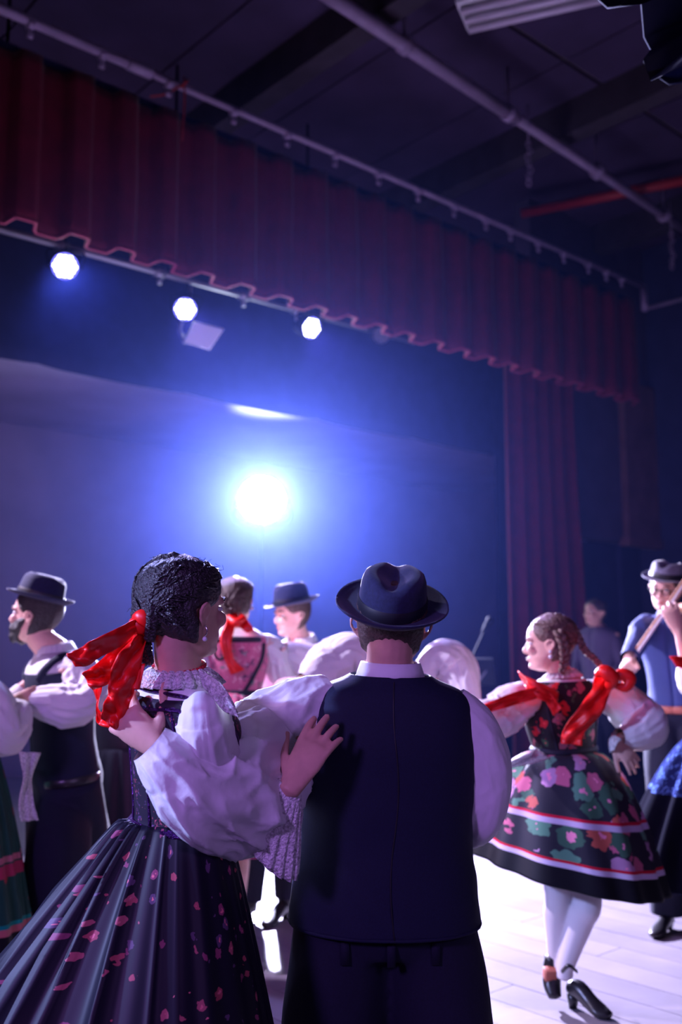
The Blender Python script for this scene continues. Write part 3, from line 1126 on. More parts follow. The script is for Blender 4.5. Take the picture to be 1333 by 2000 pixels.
def hand(mb, wrist, d, n, thumb=1, scale=1.0, curl=(0.35, 0.4, 0.4), spread=0.10, thumb_out=0.7, fat=1.0, curls=None):
    """palm + five fingers. d: towards the fingertips, n: out of the back of the hand, thumb=+1: thumb on side d x n"""
    d = Vector(d).normalized()
    n = Vector(n)
    n = (n - d * n.dot(d)).normalized()
    s = d.cross(n) * thumb
    w_ = Vector(wrist)
    k = scale
    # palm
    mb.tube([w_ - d * .02 * k, w_ + d * .02 * k, w_ + d * .055 * k, w_ + d * .088 * k], [(.023 * k, .019 * k), (.031 * k, .016 * k), (.038 * k, .0155 * k), (.038 * k, .013 * k)], 14, up=s, n=8)
    L = [(.030, .070, .0092), (.010, .078, .0095), (-.011, .072, .0090), (-.030, .056, .0080)]
    tips = []
    for q, (o, ln, r) in enumerate(L):
        b = w_ + d * (.085 - abs(o - .01) * .18) * k + s * o * k
        dd = (d + s * spread * (o / .03)).normalized()
        cc = curls[q] if curls else curl
        ang = 0
        pts = [b - dd * .02 * k, b]
        for seg, f in zip(cc, (.45, .30, .25)):
            ang += seg
            v = dd * math.cos(ang) - n * math.sin(ang)
            pts.append(pts[-1] + v * ln * f * k)
        rr = r * k * fat
        mb.tube(pts, [rr * 1.05, rr * 1.05, rr, rr * .92, rr * .78], 9, n=14)
        tips.append(pts[-1])
    b = w_ + d * .02 * k + s * .024 * k - n * .006 * k
    v1 = (d * (1 - thumb_out * .4) + s * thumb_out - n * .25).normalized()
    v2 = (v1 + d * .35 - n * .15).normalized()
    v3 = (v2 + d * .3 - n * .1).normalized()
    p1 = b + v1 * .042 * k
    p2 = p1 + v2 * .034 * k
    p3 = p2 + v3 * .026 * k
    rr = .0108 * k * fat
    mb.tube([b - v1 * .01, b, p1, p2, p3], [rr * 1.3, rr * 1.35, rr * 1.05, rr, rr * .8], 9, n=14)
    return tips


class Torso:
    """frame from pelvis to neck; side = towards the figure's right hand side when facing fwd"""

    def __init__(self, pel, neck, fwd):
        self.p, self.n = Vector(pel), Vector(neck)
        self.up = (self.n - self.p)
        self.L = self.up.length
        self.up.normalize()
        f = Vector(fwd)
        self.f = (f - self.up * f.dot(self.up)).normalized()
        self.s = self.f.cross(self.up)

    def pt(self, t, side=0, fwd=0):
        return self.p + self.up * (t * self.L) + self.s * side + self.f * fwd

    def loft(self, prof, n=40, infl=0.0, nk=30, fn=None, cap=False, mb=None, uv=True):
        """prof: (t, half width, half depth, fwd offset)"""
        mb = mb or MB()
        t = [q[0] for q in prof]
        rows = []
        cols = [np.array([q[k] for q in prof]) for k in range(4)]
        pts, rad = smooth([Vector((q[0], q[3], 0)) for q in prof], [(q[1], q[2]) for q in prof], nk)
        ts = [p.x for p in pts]
        for i in range(nk):
            row = []
            for j in range(n + 1):
                th = 2 * PI * j / n
                sn, cs = math.sin(th), math.cos(th)
                e = 0.88
                x = math.copysign(abs(sn) ** e, sn) * (rad[i][0] + infl)
                y = math.copysign(abs(cs) ** e, cs) * (rad[i][1] + infl)
                k = 1 + (fn(ts[i], th) if fn else 0)
                row.append(self.pt(ts[i], x * k, y * k + pts[i].y))
            rows.append(row)
        rm = max(q[1] for q in prof)
        b = mb.grid(rows, UV=(lambda a, c: (c / n * 2 * PI * rm, ts[min(a, nk - 1)] * self.L)) if uv else None)
        if cap:
            mb.fan(b, n, self.pt(ts[0], 0, pts[0].y), rev=False)
            mb.fan(b + (nk - 1) * (n + 1), n, self.pt(ts[-1] + .01, 0, pts[-1].y), rev=True)
        return mb


def sleeve(root, pts, rads, mname='shirt', folds=0.06, seed=0, nf=7, seg=56, n=70, name='sleeve', label=None, lon=0.6):
    """gathered sleeve with lengthwise and cross folds"""
    def fn(u, th):
        env = math.sin(min(1, max(0, u)) * PI) ** 0.6 * 0.9 + 0.1
        tw = 1.6 * fnoise(u * 2.2, seed * 1.7)
        a = math.sin(nf * th + 2.5 * math.sin(3 * u + seed) + tw * 2)
        ridge = (1 - abs(a)) ** 1.6 * 2 - 0.7
        big = fnoise(math.cos(th) * 1.3 + seed, math.sin(th) * 1.3, u * 3.3) * 1.6
        cross = (1 - abs(fnoise(math.cos(th) * 1.6 + seed * 3, math.sin(th) * 1.6, u * 6 + th * .15) * 2)) ** 2 + .5 * (1 - abs(fnoise(math.cos(th) * 3 + seed, math.sin(th) * 3, u * 12) * 2)) ** 3
        return folds * env * (lon * ridge * (0.5 + fnoise(u * 3, th, seed)) + big + 0.7 * cross - .3)
    m = MB()
    m.tube(pts, rads, seg, cap=False, fn=fn, n=n, uvs=True)
    return obj(name, m, mname, root, label=label)


def skirt(root, c, ra, rb, rfn, zfn, mname, pleats=26, amp=0.02, power=1.0, n=220, nv=40, name='skirt', seed=0, foldfn=None, wob=1.5):
    """c waist centre (world), hem radius rfn(th) and world height zfn(th); th=0 -> +X, pi/2 -> +Y"""
    c = Vector(c)
    rows = []
    for i in range(nv + 1):
        v = i / nv
        row = []
        for j in range(n + 1):
            th = 2 * PI * j / n
            cs, sn = math.cos(th), math.sin(th)
            R0 = ra * rb / math.sqrt((rb * cs) ** 2 + (ra * sn) ** 2)
            R1 = rfn(th)
            r = R0 + (R1 - R0) * (v ** power)
            ph = pleats * th + 0.9 * math.sin(3 * th + seed) + 1.2 * fnoise(cs * 2, sn * 2, v * wob + seed)
            wv = math.sin(ph) + 0.35 * math.sin(ph * 0.5 + 1)
            r += amp * (0.15 + v ** 0.7 * 0.85) * wv
            if foldfn:
                r += foldfn(th, v)
            z = c.z + (zfn(th) - c.z) * v
            row.append(Vector((c.x + cs * r, c.y + sn * r, z)))
        rows.append(row)
    rows.reverse()
    # UV: u around at mid radius, v metres up from the hem
    Ls = [0.0]
    for i in range(1, nv + 1):
        Ls.append(Ls[-1] + (rows[i][0] - rows[i - 1][0]).length)
    Rm = (ra + rfn(0)) / 1.6
    m = MB()
    m.grid(rows, UV=lambda a, cc: (cc / n * 2 * PI * Rm, Ls[min(a, nv)]), flip=False)
    return obj(name, m, mname, root, solid=0.003)


def sheet(A, B, n=24, k=8, wave=0.02, seed=0, freq=3.0, nrm=(0, -1, 0)):
    """cloth strip between two edge polylines"""
    a, b = spl(A, n), spl(B, n)
    N = Vector(nrm)
    rows = []
    for i in range(n):
        row = []
        for j in range(k + 1):
            t = j / k
            p = a[i].lerp(b[i], t)
            p = p + N * wave * (math.sin(freq * 2 * PI * t + seed + i * 0.25) * 0.6 + fnoise(i * .18, t * 2.5, seed) * 1.3)
            row.append(p)
        rows.append(row)
    m = MB()
    m.grid(rows)
    return m


def braid(path, r, n=90, turns=None):
    P = spl(path, n)
    L = sum((P[i + 1] - P[i]).length for i in range(n - 1))
    turns = turns or L / (r * 3.6)
    m = MB()
    T0 = (P[1] - P[0]).normalized()
    x = Vector((0, 1, 0)) if abs(T0.y) < .8 else Vector((1, 0, 0))
    frames = []
    for i in range(n):
        t = (P[min(n - 1, i + 1)] - P[max(0, i - 1)]).normalized()
        x = (x - t * x.dot(t)).normalized()
        frames.append((x.copy(), t.cross(x)))
    for k in range(3):
        pts, rad = [], []
        for i in range(n):
            ph = 2 * PI * turns * i / (n - 1) / 1.0 + k * 2 * PI / 3
            xx, yy = frames[i]
            tap = 1 - 0.35 * (i / (n - 1)) ** 2
            pts.append(P[i] + yy * math.sin(ph) * r * .62 * tap + xx * math.sin(2 * ph) * r * .32 * tap)
            rad.append(r * .52 * tap)
        m.tube(pts, rad, 8)
    return m


def shoe(root, heel, toe, heelh=0.0, L=0.26, mname='leather', name='shoe', up=(0, 0, 1), w=0.042):
    """heel = ground point under the heel, toe = ground point under the toe"""
    h, t = Vector(heel), Vector(toe)
    d = (t - h)
    ln = d.length
    d.normalize()
    upv = Vector(up)
    pts = [h + upv * (heelh + .03), h + d * ln * .22 + upv * (heelh * .9 + .036), h + d * ln * .5 + upv * (heelh * .35 + .030), h + d * ln * .75 + upv * .024, h + d * ln * .97 + upv * .018]
    m = MB()
    m.tube(pts, [(.028, w * .75), (.036, w * .8), (.030, w * .8), (.023, w), (.014, w * .6)], 16, up=upv, n=16, kend=.7)
    o = obj(name, m, mname, root)
    m = MB()
    if heelh > 0.01:
        m.tube([h + d * .01 + upv * (heelh + .01), h + d * .005 + upv * 0.002], [(.026, .026), (.016, .018)], 12, kend=.05)
        obj('heel', m, mname, o)
    return o


def trousers(root, T, knees, ankles, rads, mname='trouser', hip=(0.19, 0.135), name='trousers', seed=0, top=0.12):
    """hips and two legs in one cloth surface; rads: (thigh, knee, hem)"""
    mb = MB()
    T.loft([(-.16, hip[0] * .9, hip[1] * .9, 0), (-.05, hip[0], hip[1], 0), (.06, hip[0] * .97, hip[1] * .97, 0), (top, hip[0] * .9, hip[1] * .92, 0)], cap=True, mb=mb, uv=False)
    for s, k, a in ((1, knees[0], ankles[0]), (-1, knees[1], ankles[1])):
        h = T.pt(-.02, s * hip[0] * .5)
        def fn(u, th, s=s):
            return 0.07 * fnoise(math.cos(th) * 1.5 + seed, math.sin(th) * 1.5 + s, u * 5) + .03 * math.sin(4 * th + u * 3)
        mb.tube([h, h.lerp(Vector(k), .5), Vector(k), Vector(k).lerp(Vector(a), .6), Vector(a)], [rads[0] * .95, rads[0], rads[1], (rads[1] + rads[2]) / 2, rads[2]], 28, fn=fn, n=26, kend=.02)
    return voxel_body(root, mb, mname, 0.011, name)


def leg_tube(mb, hip, knee, ankle, k=1.0):
    mb.tube([hip, Vector(hip).lerp(Vector(knee), .4), knee, Vector(knee).lerp(Vector(ankle), .3), Vector(knee).lerp(Vector(ankle), .7), ankle], [.085 * k, .078 * k, .055 * k, .056 * k, .04 * k, .032 * k], 16, n=24)


def arm_tube(mb, sh, el, wr, k=1.0):
    sh, el, wr = Vector(sh), Vector(el), Vector(wr)
    mb.tube([sh, sh.lerp(el, .5), el, el.lerp(wr, .35), wr], [.052 * k, .045 * k, .038 * k, .037 * k, .026 * k], 14, n=22)


MALE = [(-.06, .175, .125, 0), (.1, .165, .12, 0), (.28, .158, .112, 0), (.5, .175, .118, 0), (.72, .195, .125, 0), (.86, .19, .115, 0), (.94, .145, .09, 0), (.99, .085, .07, 0), (1.03, .062, .062, 0)]
FEMALE = [(-.06, .165, .125, 0), (.08, .155, .118, 0), (.26, .122, .092, 0), (.36, .122, .094, 0), (.55, .145, .112, .012), (.72, .162, .118, .015), (.86, .158, .10, 0), (.94, .12, .078, 0), (.99, .072, .06, 0), (1.03, .052, .052, 0)]


def scaled(prof, k=1.0, t0=-9, t1=9, infl=0.0):
    return [(t, a * k + infl, b * k + infl, c) for t, a, b, c in prof if t0 <= t <= t1]


def core(mb, T, prof, k=1.0):
    """the trunk of the body mesh"""
    T.loft(scaled(prof, k), n=28, nk=18, cap=True, mb=mb, uv=False)


def collar(root, T, r=0.068, h=0.035, mname='shirt', t=0.995, open_=0.0, name='shirt_collar', tilt=0.012, frill=0.0, seed=0, h2=0.0):
    m = MB()
    rows = []
    n = 72
    for q in (0, .35, .7, 1.0, 1.02, .7, .3, 0.0):
        pass
    for lv, (rr, hh) in enumerate([(r * 1.12, 0), (r * 1.04, h * .5), (r * 1.0, h), (r * 1.06 + frill * .3, h * .95), (r * 1.16 + frill, h * .35 - h2 * .5), (r * 1.25 + frill * 1.6, -.01 - h2)]):
        row = []
        for j in range(n + 1):
            th = open_ / 2 + (2 * PI - open_) * j / n
            fr = frill * .35 * math.sin(th * 22 + seed) * (lv / 5)
            row.append(T.pt(t, math.sin(th) * (rr + fr), math.cos(th) * (rr + fr) + .0) + T.up * (hh + tilt * -math.cos(th) + .4 * fr))
        rows.append(row)
    m.grid(rows)
    return obj(name, m, mname, root, solid=0.003)


def strands(hd, root, mname, n=220, thick=.06, end=(PI, .42), r=.0022, seed=0, wav=.10, name='combed_strands', side=None):
    """locks of hair combed back over the scalp towards one point"""
    rg = random.Random(seed)
    m = MB()
    H = hd.H
    for k in range(n):
        u = rg.random()
        sd = rg.choice((-1, 1)) if side is None else side
        th0 = sd * (.35 + 2.0 * u + rg.uniform(-.1, .1))
        z0 = .88 - .55 * max(0, u - .25) + rg.uniform(-.04, .04)
        if abs(th0) > 1.9:
            z0 = rg.uniform(.25, .95)
        e_th = sd * end[0]
        ph, am = rg.uniform(0, 6.28), rg.uniform(.3, 1) * wav
        pts = []
        N = 16
        for i in range(N):
            t = i / (N - 1)
            th = th0 + (e_th - th0) * t + am * .5 * math.sin(9 * t + ph)
            z = z0 + (end[1] - z0) * t + .10 * math.sin(PI * t) * (1 if z0 > .4 else .3) + am * .4 * math.sin(11 * t + ph * 2)
            z = min(z, .97)
            f, b, wd = np.interp(z, HZ, HF), np.interp(z, HZ, HB), np.interp(z, HZ, HW) * hd.wd
            cy, ry = (f + b) / 2, (f - b) / 2
            o = thick * (.75 + .3 * min(1, abs(th) / 2)) * min(1, t * 6 + .45) + .010 * math.sin(14 * t + ph)
            nn = Vector((math.sin(th), math.cos(th), .9 * (z - .45))).normalized()
            pts.append(hd.w(wd * math.sin(th) + nn.x * o, cy + ry * math.cos(th) + nn.y * o, z + nn.z * o))
        rr = r * rg.uniform(.6, 1.4)
        m.tube(pts, [rr] * N, 5, cap=False)
    o = obj(name, m, mname, root, kind='stuff')
    return o
# ==================================================================== the dancers
def floorpt(px, d, z=0.0):
    p = at(px, 1400, d)
    return Vector((p.x, d, z))


def surf(T, prof, t, th, infl=0.0):
    ts = [q[0] for q in prof]
    a = np.interp(t, ts, [q[1] for q in prof]) + infl
    b = np.interp(t, ts, [q[2] for q in prof]) + infl
    f = np.interp(t, ts, [q[3] for q in prof])
    sn, cs = math.sin(th), math.cos(th)
    return T.pt(t, math.copysign(abs(sn) ** .88, sn) * a, math.copysign(abs(cs) ** .88, cs) * b + f)


def trim(root, T, prof, path, r, mname, name='trim', infl=.012, n=60, label=None, flat=1.0):
    pts = [surf(T, prof, t, math.radians(a), infl) for t, a in path]
    m = MB()
    m.tube(pts, [(r * flat, r)] * len(pts), 10, n=n)
    return obj(name, m, mname, root, label=label)


def sub(prof, t0, t1, infl=0.0, k=1.0):
    ts = [q[0] for q in prof]
    out = [(t0,) + tuple(np.interp(t0, ts, [q[c] for q in prof]) for c in (1, 2, 3))]
    out += [q for q in prof if t0 < q[0] < t1]
    out += [(t1,) + tuple(np.interp(t1, ts, [q[c] for q in prof]) for c in (1, 2, 3))]
    return [(a, b * k + infl, c * k + infl, d) for a, b, c, d in out]


def wrinkle(seed, amp=.02):
    return lambda t, th: amp * fnoise(math.sin(th) * 1.4 + seed, math.cos(th) * 1.4, t * 5)


# -------------------------------------------------------------------- man in the black hat, back to us
r = thing('person', 'man seen from behind in a dark hat, dark vest and full white sleeves', 'person', (at(754, 1400, 2.62).x, 2.62, 0))
T = Torso(at(752, 1772, 2.64), at(763, 1312, 2.60), (-.08, 1, 0))
VP = [(-.05, .232, .155, 0), (.08, .224, .148, 0), (.28, .208, .135, 0), (.5, .212, .135, 0), (.7, .216, .135, 0), (.84, .208, .12, 0), (.915, .180, .105, 0), (.965, .115, .085, 0), (1.0, .078, .07, 0)]
hd = Head(at(765, 1218, 2.60), .222, -6, 0, 3, width=1.13)
b = MB()
hd.skull(b)
hd.neck(b, T.pt(.98), .062)
core(b, T, scaled(VP, .93))
wr = at(306, 1458, 2.215)
sh = T.pt(.86, -.17)
arm_tube(b, sh, at(440, 1560, 2.38), wr)
hand(b, wr, (-.72, .18, .58), (-.12, -1, .05), thumb=1, scale=1.08, curls=[(.35, .8, .5), (.35, .8, .5), (.4, .85, .5), (.45, .9, .5)], spread=.34, thumb_out=1.0)
shr = T.pt(.86, .17)
wr2 = at(790, 1560, 3.02)
arm_tube(b, shr, at(925, 1560, 2.66), wr2)
hand(b, wr2, (-.8, .4, .1), (.2, .9, .3), thumb=-1, curl=(.3, .4, .3))
voxel_body(r, b, 'skin', .005)
hd.face(r)
hd.hair(r, 'hair_brown', .03, nape=.14)
hat(hd, r, 'felt', zbrim=.70, brim=.150, crown=.094, pitch=27, roll=4, dent=.018, rise=.004, flip=-.3, size=1.04)
v = T.loft(sub(VP, -.05, .985, .008), infl=0, nk=60, n=96, fn=lambda t, th: .012 * fnoise(math.sin(th) * 2, math.cos(th) * 2, t * 6) + .012 * (1 - abs(fnoise(t * 8 + math.sin(th) * 3, math.cos(th) * 2)) * 2) * (1 if t < .6 else .4))
vo = obj('vest', v, 'vest', r, solid=.006)
m = MB()
a = [surf(T, VP, t, PI + .02 * math.sin(t * 9), .012) for t in np.linspace(-.05, .97, 20)]
m.tube(a, .0022, 6, n=40)
obj('back_seam', m, 'band', vo)
m = MB()
m.tube([surf(T, VP, -.045, q, .010) for q in np.linspace(0, 2 * PI, 40)], .005, 6)
obj('hem_edge', m, 'vest', vo)
collar(r, T, r=.072, h=.034, t=.985, tilt=.0, name='shirt_collar')
sleeve(r, [sh + T.s * .02, at(590, 1398, 2.56), at(535, 1455, 2.52), at(470, 1535, 2.39), at(395, 1548, 2.27), at(335, 1494, 2.215), at(292, 1452, 2.20)],
       [(.075, .06), (.095, .07), (.13, .08), (.145, .105), (.120, .095), (.082, .07), (.050, .044)], folds=.16, seed=2, nf=5, seg=120, n=150, label='full white sleeve reaching to the woman in the dark dress')
sleeve(r, [shr - T.s * .02, at(922, 1430, 2.62), at(940, 1510, 2.64), at(925, 1585, 2.68), at(880, 1610, 2.80), at(800, 1570, 3.0)],
       [(.06, .06), (.072, .07), (.078, .08), (.075, .08), (.06, .06), (.04, .04)], folds=.07, seed=6, nf=5, seg=90, n=110)
trousers(r, Torso(T.p, T.n, T.f), (at(884, 2140, 2.66), at(640, 2140, 2.66)), (floorpt(900, 2.7, .07), floorpt(610, 2.7, .07)), (.128, .125, .14), hip=(.205, .14))
m = MB()
m.box(T.pt(-.10, .0, -.139), .02, .012, .07)
m.box(T.pt(-.10, -.11, -.125), .02, .012, .07)
m.box(T.pt(-.10, .11, -.125), .02, .012, .07)
obj('belt_loops', m, 'trouser', r, kind='stuff')
for q, k in ((905, 1), (605, -1)):
    f0 = floorpt(q, 2.66)
    shoe(r, f0, f0 + Vector((.06 * k, .27, 0)), .015, name='shoe')

# -------------------------------------------------------------------- woman with red ribbons and dark dotted dress
r = thing('person', 'dark-haired woman in a dark sequinned dress with red ribbons flying from her plait', 'person', (at(345, 1400, 2.36).x, 2.36, 0))
fw = Vector((.80, .60, 0))
T = Torso(at(348, 1690, 2.38), at(350, 1318, 2.34), fw)
FP = scaled(FEMALE, .86)
hd = Head(at(361, 1188, 2.32), .232, -45, 0, 2)
b = MB()
hd.skull(b)
hd.neck(b, T.pt(.985), .052)
core(b, T, scaled(FP, .96))
sh = T.pt(.85, .13)
el, wr = at(488, 1625, 2.46), at(572, 1530, 2.345)
arm_tube(b, sh, el, wr, .9)
hand(b, wr, Vector(at(640, 1412, 2.40)) - wr, (-.45, -.9, -.1), thumb=-1, scale=1.15, curls=[(.15, .2, .2), (.08, .16, .15), (.1, .2, .15), (.15, .2, .2)], spread=.14, thumb_out=.75)
shl = T.pt(.85, -.13)
arm_tube(b, shl, at(380, 1560, 2.72), at(560, 1560, 2.95), .9)
hand(b, at(560, 1560, 2.95), (1, .1, .3), (0, 1, 0), thumb=1, scale=.9)
leg_tube(b, T.pt(.02, .08), floorpt(330, 2.45, .5), floorpt(310, 2.5, .09))
leg_tube(b, T.pt(.02, -.08), floorpt(380, 2.6, .5), floorpt(385, 2.62, .09))
voxel_body(r, b, 'skin', .0048)
hd.face(r)
hr_ = hd.hair(r, 'hair_black', .058, nape=.16, hairline=.88)
strands(hd, hr_, 'hair_black', 330, .062, (PI * .97, .40), .0024, 3, wav=.14)
# plaits and loose curls
o = obj('plait', braid([at(345, 1100, 2.30), at(312, 1108, 2.30), at(290, 1132, 2.30), at(279, 1170, 2.30), at(275, 1215, 2.29), at(279, 1258, 2.28), at(286, 1296, 2.27)], .025, turns=9), 'hair_black', r)
o = obj('plait', braid([at(345, 1108, 2.24), at(318, 1128, 2.225), at(303, 1162, 2.22), at(299, 1205, 2.225), at(292, 1250, 2.25)], .018, turns=9), 'hair_black', r)
rg = random.Random(7)
m = MB()
for k in range(150):
    a = rg.uniform(.5, 3.0)
    ps = []
    hx, hy = 345 - 78 * math.cos(a * .62 - .55), 1195 - 100 * math.sin(a * .9)
    t0 = rg.uniform(0, 1)
    base = [(350, 1093), (315, 1096), (283, 1122), (267, 1165), (262, 1215), (268, 1262)]
    ii = t0 * 4.99
    i0 = int(ii)
    bx = base[i0][0] + (base[i0 + 1][0] - base[i0][0]) * (ii - i0) + rg.uniform(-2, 22)
    by = base[i0][1] + (base[i0 + 1][1] - base[i0][1]) * (ii - i0) + rg.uniform(-3, 14)
    d0 = 2.30 + rg.uniform(-.06, .05)
    q = rg.uniform(0, 6.28)
    L = rg.uniform(8, 20)
    for s in range(5):
        ps.append(at(bx + L * s / 4 * math.cos(q + s * .5), by - L * s / 4 * math.sin(q + s * .5) * .8, d0 + .006 * s))
    m.tube(ps, [.0011, .001, .0009, .0007, .0004], 4, cap=False)
for k in range(40):
    x0 = rg.uniform(300, 425)
    y0 = 1092 + max(0, x0 - 380) * .45 + rg.uniform(0, 6)
    ps = [at(x0 + s * rg.uniform(-3, 6), y0 - s * rg.uniform(1.5, 5) + (s * s) * .5, 2.30) for s in range(5)]
    m.tube(ps, [.0009, .0009, .0008, .0006, .0004], 4, cap=False)
obj('loose_hairs', m, 'hair_black', r, kind='stuff')
# red bow and tails
rib = obj('hair_ribbon', sheet([at(288, 1205, 2.26), at(258, 1212, 2.22), at(222, 1230, 2.17), at(180, 1252, 2.13), at(150, 1268, 2.12), at(131, 1277, 2.11)],
                              [at(288, 1226, 2.27), at(262, 1238, 2.24), at(235, 1262, 2.20), at(196, 1284, 2.15), at(170, 1300, 2.12), at(146, 1302, 2.12)], wave=.010, seed=1, freq=.9, k=12, n=50), 'red', r, solid=.0015)
obj('ribbon_tail', sheet([at(288, 1222, 2.28), at(250, 1246, 2.25), at(210, 1275, 2.2), at(182, 1302, 2.18), at(160, 1316, 2.17)],
                         [at(290, 1240, 2.28), at(265, 1272, 2.27), at(240, 1305, 2.24), at(214, 1335, 2.2), at(178, 1348, 2.18)], wave=.013, seed=3.4, freq=1.2, k=12, n=50), 'red', rib, solid=.0015)
obj('ribbon_tail', sheet([at(262, 1240, 2.25), at(225, 1290, 2.2), at(212, 1340, 2.19), at(204, 1375, 2.2), at(196, 1404, 2.2)],
                         [at(288, 1240, 2.26), at(276, 1300, 2.24), at(262, 1350, 2.22), at(248, 1395, 2.23), at(240, 1436, 2.24)], wave=.012, seed=4, freq=1.3, k=14, n=50), 'red', rib, solid=.0015)
obj('ribbon_tail', sheet([at(206, 1320, 2.25), at(196, 1352, 2.27), at(193, 1385, 2.28), at(225, 1402, 2.27), at(262, 1412, 2.25)],
                         [at(176, 1336, 2.25), at(188, 1372, 2.27), at(190, 1412, 2.28), at(222, 1425, 2.27), at(254, 1448, 2.25)], wave=.009, seed=8, freq=1.1, k=10, n=40), 'red', rib, solid=.0015)
m = MB()
m.ball(at(272, 1222, 2.25), (.026, .018, .020), rotmat(0, 0, 25))
m.tube([at(262, 1206, 2.25), at(280, 1206, 2.24), at(298, 1226, 2.25), at(280, 1236, 2.26)], [.008, .02, .014, .008], 10, n=14)
obj('ribbon_knot', m, 'red', rib)
obj('ribbon_tail', sheet([at(272, 1298, 2.24), at(267, 1325, 2.23), at(256, 1345, 2.22)], [at(284, 1296, 2.24), at(278, 1322, 2.23), at(272, 1347, 2.22)], wave=.004, seed=2, k=4, n=14), 'red', rib, solid=.0015)
# earring, beads
m = MB()
e = hd.w(.36, -.01, .325)
m.tube([e + Vector((0, 0, .004)), e + Vector((.004, -.004, -.004)), e + Vector((.005, -.004, -.014)), e + Vector((0, -.002, -.022))], .0014, 6, n=10)
eo = obj('earring', m, 'silver', r)
m = MB()
m.ball(e + Vector((0, -.002, -.028)), .0055)
obj('pearl_drop', m, 'pearl', eo)
m = MB()
for k in range(34):
    q = 2 * PI * k / 34
    m.ball(T.pt(1.045, math.sin(q) * .058, math.cos(q) * .058) + Vector((0, 0, .006 * math.cos(2 * q))), .0062, nu=8, nv=6)
obj('bead_necklace', m, 'bead', r)
# blouse, frilled collar
obj('blouse', T.loft(sub(FP, .3, .975, .004), nk=30, n=64, fn=wrinkle(3)), 'shirt', r, solid=.003)
collar(r, T, r=.056, h=.022, t=.985, frill=.020, name='lace_collar', mname='lace', seed=1, tilt=.0, h2=.004)
m = sheet([at(388, 1308, 2.24), at(412, 1318, 2.22), at(438, 1342, 2.2), at(462, 1385, 2.2)], [at(396, 1340, 2.21), at(415, 1362, 2.2), at(440, 1390, 2.2), at(468, 1402, 2.2)], wave=.006, k=10, n=30, seed=3, freq=3)
obj('shoulder_frill', m, 'lace', r, solid=.002)
bo = obj('bodice', T.loft(sub(FP, .20, .90, .011), nk=50, n=90, fn=wrinkle(5, .012)), 'bodice_dark', r, solid=.004)
D = math.degrees
for pth in ([(.90, 250), (.93, 220), (.935, 180), (.93, 140), (.915, 115), (.87, 95), (.80, 78), (.70, 62), (.58, 50)],
            [(.80, 262), (.84, 235), (.86, 205), (.85, 165), (.86, 135), (.83, 112), (.74, 96), (.66, 82), (.56, 68)]):
    trim(bo, T, FP, pth, .0062, 'sequin', 'sequin_trim', infl=.014, flat=.7)
trim(bo, T, FP, [(.23, a) for a in range(0, 361, 20)], .010, 'sequin', 'waist_trim', infl=.013)
for a in (165, 205, 235, 130):
    trim(bo, T, FP, [(t, a + 12 * (t - .3)) for t in np.linspace(.25, .86, 9)], .0028, 'sequin', 'back_piping', infl=.014)
sleeve(r, [T.pt(.84, .115), at(396, 1402, 2.24), at(405, 1455, 2.28), at(440, 1550, 2.44), at(500, 1610, 2.46), at(556, 1550, 2.36)],
       [(.035, .035), (.066, .06), (.078, .066), (.075, .065), (.06, .055), (.034, .032)], folds=.07, seed=11, nf=6, seg=90, n=100)
sleeve(r, [T.pt(.84, -.10), T.pt(.7, -.17, .05), at(390, 1550, 2.70), at(480, 1580, 2.85), at(550, 1562, 2.94)], [.045, .07, .07, .06, .03], folds=.08, seed=12, nf=6)
# gathered lace cuff hanging from the wrist
m = MB()
rows = []
cw = at(566, 1535, 2.345)
ax = (at(530, 1590, 2.36) - cw).normalized()
e1 = ax.cross(Vector((0, 1, 0))).normalized()
e2 = ax.cross(e1)
for i in range(18):
    v = i / 17
    row = []
    for j in range(121):
        th = 2 * PI * j / 120
        rr = .030 + .050 * v ** .8 + .007 * v * math.sin(17 * th) + .008 * v * fnoise(math.cos(th) * 3, math.sin(th) * 3, v * 2)
        row.append(cw + ax * (.10 * v) * (1 + .25 * math.sin(th)) + e1 * math.cos(th) * rr + e2 * math.sin(th) * rr * .45 + Vector((0, 0, -.05 * v * v * (1 + .6 * math.cos(th)))))
    rows.append(row)
m.grid(rows)
obj('lace_cuff', m, 'lace', r, solid=.002)
m = sheet([at(536, 1560, 2.43), at(545, 1600, 2.43), at(552, 1640, 2.43)], [at(590, 1555, 2.45), at(592, 1590, 2.45), at(587, 1632, 2.45)], wave=.008, k=16, n=20, seed=5, freq=5)
obj('lace_cuff', m, 'lace', r, solid=.002)
wc = at(345, 1600, 2.37)


def wfold(th, v):
    # deep pleats swept out behind her on the left
    k = max(0, math.cos(th - PI * 1.12)) ** 2
    ph = 13 * th + 1.2 * math.sin(5 * th) - .5 * v
    return k * (.016 + .034 * v) * ((1 - abs(math.sin(ph))) ** 3 * 2.0 - .5)


def wr_(th):
    return .44 + .20 * max(0, math.cos(th - PI * 1.02)) ** 1.5 - .16 * max(0, math.cos(th)) ** 1.2


sk = skirt(r, wc, .112, .108, wr_, lambda th: .26 + .03 * math.cos(th * 2), 'skirt_dark', pleats=22, amp=.0045, power=.88, wob=.35, foldfn=wfold, n=420, nv=70)
m = MB()
rows = []
for j in range(141):
    th = 2 * PI * j / 140
    rr = wr_(th) + wfold(th, 1)
    z = .26 + .03 * math.cos(th * 2)
    rows.append([Vector((wc.x + math.cos(th) * (rr + q[0]), wc.y + math.sin(th) * (rr + q[0]), z + q[1])) for q in ((.006, .03), (.014, -.02), (-.004, -.04))])
m.grid(rows)
obj('red_hem', m, 'pink_floral', sk, solid=.002)
for q, dd in ((310, 2.5), (385, 2.62)):
    f0 = floorpt(q, dd)
    shoe(r, f0, f0 + Vector((.18, .13, 0)), .04)

